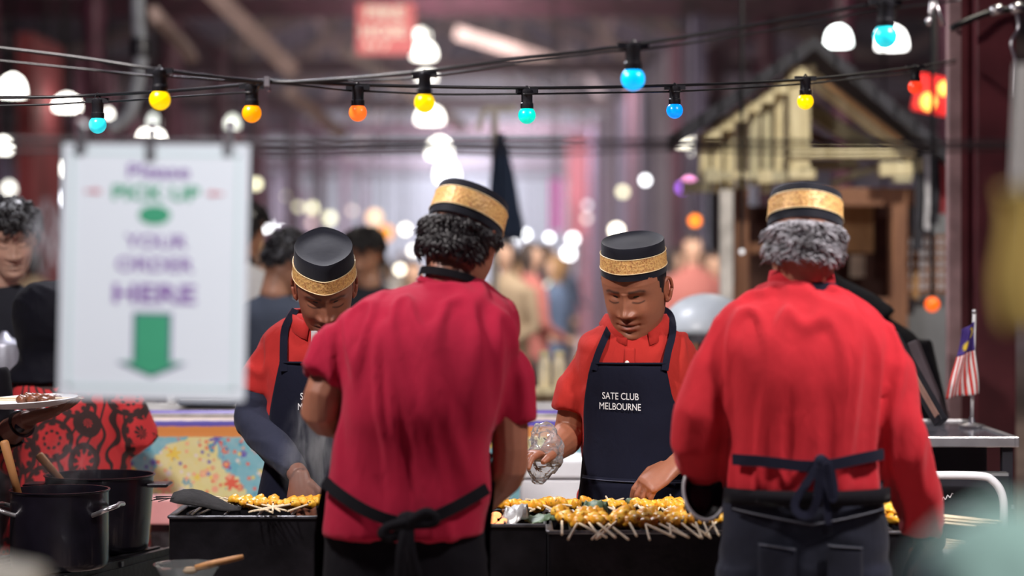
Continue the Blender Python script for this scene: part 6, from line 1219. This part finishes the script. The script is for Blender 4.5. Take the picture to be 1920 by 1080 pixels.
globe(722, 437, 24, 15, (1, .38, .05), 1.3, 'orange lantern between the left cook and the crimson-shirted cook'); globe(702, 408, 25, 14, (1, .68, .42), 1.5, 'peach lantern above the orange one'); globe(722, 504, 22, 8, (.9, .25, .22), 1.2, 'small red light left of the crimson-shirted cook\'s shoulder'); globe(1303, 414, 18, 9, (1, .22, .0), 3.5, 'orange lamp between the young cook and the kiosk'); globe(1748, 571, 9.0, 14, (1, .13, .01), 1.15, 'round red-orange lamp below the lattice window'); globe(1292, 345, 20, 10, (1, .35, .7), 5, 'pink-white light left of the kiosk'); globe(1279, 352, 20, 8, (.45, .15, 1), 2.5, 'violet light beside the pink-white one'); globe(1657, 421, 12.0, 11, (.55, 1, .85), 2.2, 'mint green lamp inside the kiosk'); globe(1391, 472, 9.5, 5, (.8, .82, .85), .9, 'small pale light beside the kiosk\'s white post'); globe(1039, 545, 20, 21, (.80, .92, .86), 1.0, 'large pale green-white lantern left of the young cook'); globe(1900, 305, 14, 9, (1, .9, .7), 2.5, 'cream light at the right edge')
# red-lit lantern box above the kiosk roof
t = thing('lantern_box', 'red lantern box with two orange bulbs above the kiosk roof', 'lantern', P(1745, 185, 11)); b = MB(); b.box(P(1752, 178, 11.1), (M(75, 11), .06, M(70, 11)), Matrix.Rotation(.2, 3, 'Y')); b.build('box', glow('red_lantern', (1, .035, .035), .75), t, bevel=.01)
for px, py, r in ((1741, 191, 15), (1771, 166, 12)): b = MB(); rr = M(r, 10.9); b.ell(P(px, py, 10.9), (rr, rr, rr*1.1)); b.build('bulb', glow('warm_bulb', (1, .48, .08), 3.2), t, smooth=True)
b = MB(); b.tube([P(1752, 150, 11.1), P(1752, -200, 11.1)], .01, 6); b.build('cord', m_cable, t)
# ------------------------------------------------------------------ fire hose sign, closed parasol, hanging papers
fs_ = thing('fire_sign', 'red hanging fire hose sign with pale letters', 'sign', P(724, 103, 20)); Yf = 20; c = P(724, 54, Yf); b = MB(); b.box(c, (M(110, Yf), .02, M(97, Yf))); b.build('panel', mat('sign_board_red', (.55, .09, .10), .5, var=.1), fs_)
mcr = mat('cream_lettering', (.72, .60, .52), .5, var=.05)
for s, x_, y_, w_, h_ in (('FIRE', 722, 24, 74, 24), ('HOSE', 719, 59, 84, 24), ('N 7', 708, 86, 46, 14)):
    vs, ff = text_geo(s, .04); b = MB(); q = P(x_, y_, Yf); b.add([V(q.x+v_.x*M(w_, Yf), Yf-.013, q.z+v_.y*M(h_, Yf)) for v_ in vs], ff); b.build('lettering', mcr, fs_)
for x_ in (690, 758): b = MB(); b.tube([P(x_, 6, Yf), V(P(x_, 0, Yf).x, Yf, 8.7)], .012, 6); b.build('hanger', m_cable, fs_)
pu = thing('closed_parasol', 'closed dark blue parasol on a pale pole behind the crimson-shirted cook', 'parasol', (P(942, 0, 12).x, 12, 0)); c = P(938, 0, 12); b = MB(); b.lathe([(.02, 0), (.02, P(0, 205, 12).z)], 12, Matrix.Translation((c.x-.03, 12, 0))); b.build('pole', mat('pale_pole', (.6, .55, .5), .5), pu, smooth='auto')
b = MB(); n = 48; pr = [(250, .010), (275, .03), (310, .045), (350, .06), (390, .07), (430, .085), (450, .08)]; rings = [[V(P(938+(py-250)*.05, 0, 12).x+r*(1+.22*math.cos(a*8))*math.cos(a), 12-.03+r*(1+.22*math.cos(a*8))*math.sin(a), P(0, py, 12).z) for a in np.linspace(0, 2*math.pi, n, endpoint=False)] for py, r in pr]; b.loft(rings); b.build('canopy', cloth('parasol_navy', (.03, .045, .085), .8), pu, smooth=True)
b = MB(); b.beam(P(908, 206, 12), P(968, 204, 12), .04, .035); b.build('arm', mat('pale_pole', (.6, .55, .5), .5), pu); b = MB(); b.beam(P(908, 205, 12), P(896, 245, 12), .04, .03); b.build('arm', mat('pale_pole', (.6, .55, .5), .5), pu); b = MB(); b.lathe([(.25, 0), (.25, .06), (.05, .1)], 24, Matrix.Translation((c.x-.03, 12, 0))); b.build('base', m_rim, pu, smooth='auto')
t = thing('paper_notice', 'white paper notice hanging at the right edge of the frame', 'notice', P(1930, 362, 3.4)); b = MB(); b.prism([(M(x_-1960, 3.4), M(-(y_-240), 3.4)) for x_, y_ in ((1904, 120), (2050, 118), (2050, 366), (1893, 362))], .003, Matrix.Translation(P(1960, 240, 3.4))); b.build('sheet', mat('notice_paper', (.8, .78, .75), .6, var=.03), t); b = MB(); b.tube([P(1975, 122, 3.4), P(1975, -260, 3.4)], .003, 6); b.build('cord', m_cable, t)
t = thing('mustard_cloth', 'blurred mustard yellow cloth hanging close at the right edge', 'cloth', P(1930, 640, 2.1)); b = MB(); b.grid(lambda u, v: P(1872+u*140+8*math.sin(v*7), 350+v*270, 2.1)+V(0, .012*math.sin(u*14), 0), 14, 14, (0, .002, 0)); b.build('drape', cloth('mustard_cotton', (.62, .46, .16), .9), t, smooth=True); b = MB(); b.tube([P(1895, 352, 2.1), P(2060, 340, 2.1)], .004, 8); b.build('rail', m_rim, t)
t = thing('paper_stack', 'blurred cream box corner close at the bottom left', 'box', P(-20, 1090, 2.4)); b = MB(); b.box(P(-40, 1130, 2.4), (M(210, 2.4), .12, M(150, 2.4)), Matrix.Rotation(.18, 3, 'Y')); b.build('box_body', mat('cream_carton', (.62, .58, .5), .6, var=.06), t, bevel=.01); b = MB(); b.box(P(-40, 1130, 2.4)+V(0, 0, -.25), (.05, .05, .4)); b.build('stand', m_rim, t)
# ------------------------------------------------------------------ smoke and steam
def smoke_mat(name, dens, scale, seed):
    m = bpy.data.materials.new(name); m.use_nodes = True; nt = m.node_tree; nt.nodes.remove(nt.nodes['Principled BSDF']); t = NT.__new__(NT); t.m = m; t.t = nt; t.out = nt.nodes['Material Output']
    co = t.n('TexCoord').outputs['Object']; ln = t.n('VectorMath', operation='LENGTH', i_0=co).outputs['Value']; fall = t.math('SUBTRACT', 1.0, ln, True)
    nz = t.n('TexNoise', i_Vector=t.n('Mapping', i_Vector=co, i_Location=(seed, 0, 0), i_Scale=(1, 1, .6)).outputs[0], i_Scale=scale, i_Detail=4.0, i_Distortion=1.4).outputs[0]
    d_ = t.math('MULTIPLY', t.math('MULTIPLY', t.math('SUBTRACT', nz, .45, True), 6.0), t.math('MULTIPLY', t.math('POWER', fall, 1.3), dens))
    vs = t.n('VolumeScatter', i_Color=(.95, .95, 1, 1), i_Density=d_, i_Anisotropy=.2); nt.links.new(vs.outputs[0], t.out.inputs['Volume']); return m
def puff(label, px, py, Y, rx, ry, dens, scale, seed, dep=.15):
    b = MB(); b.ell((0, 0, 0), (1, 1, 1), None, 20, 12); o = b.build('smoke', smoke_mat('smoke_%d' % seed, dens, scale, seed), smooth=True); o.location = P(px, py, Y); o.scale = (M(rx, Y), dep, M(ry, Y)); tag(o, label, 'smoke', kind='stuff')
puff('smoke drifting over the navy apron above the left grill', 590, 850, 5.88, 72, 125, 17, 2.6, 3, .09)
puff('steam in front of the young man at the left edge', 95, 450, 7.1, 58, 95, 9, 1.8, 5, .16)
puff('thin steam over the two stock pots', 120, 860, 6.15, 90, 70, 3.0, 2.4, 7, .12)
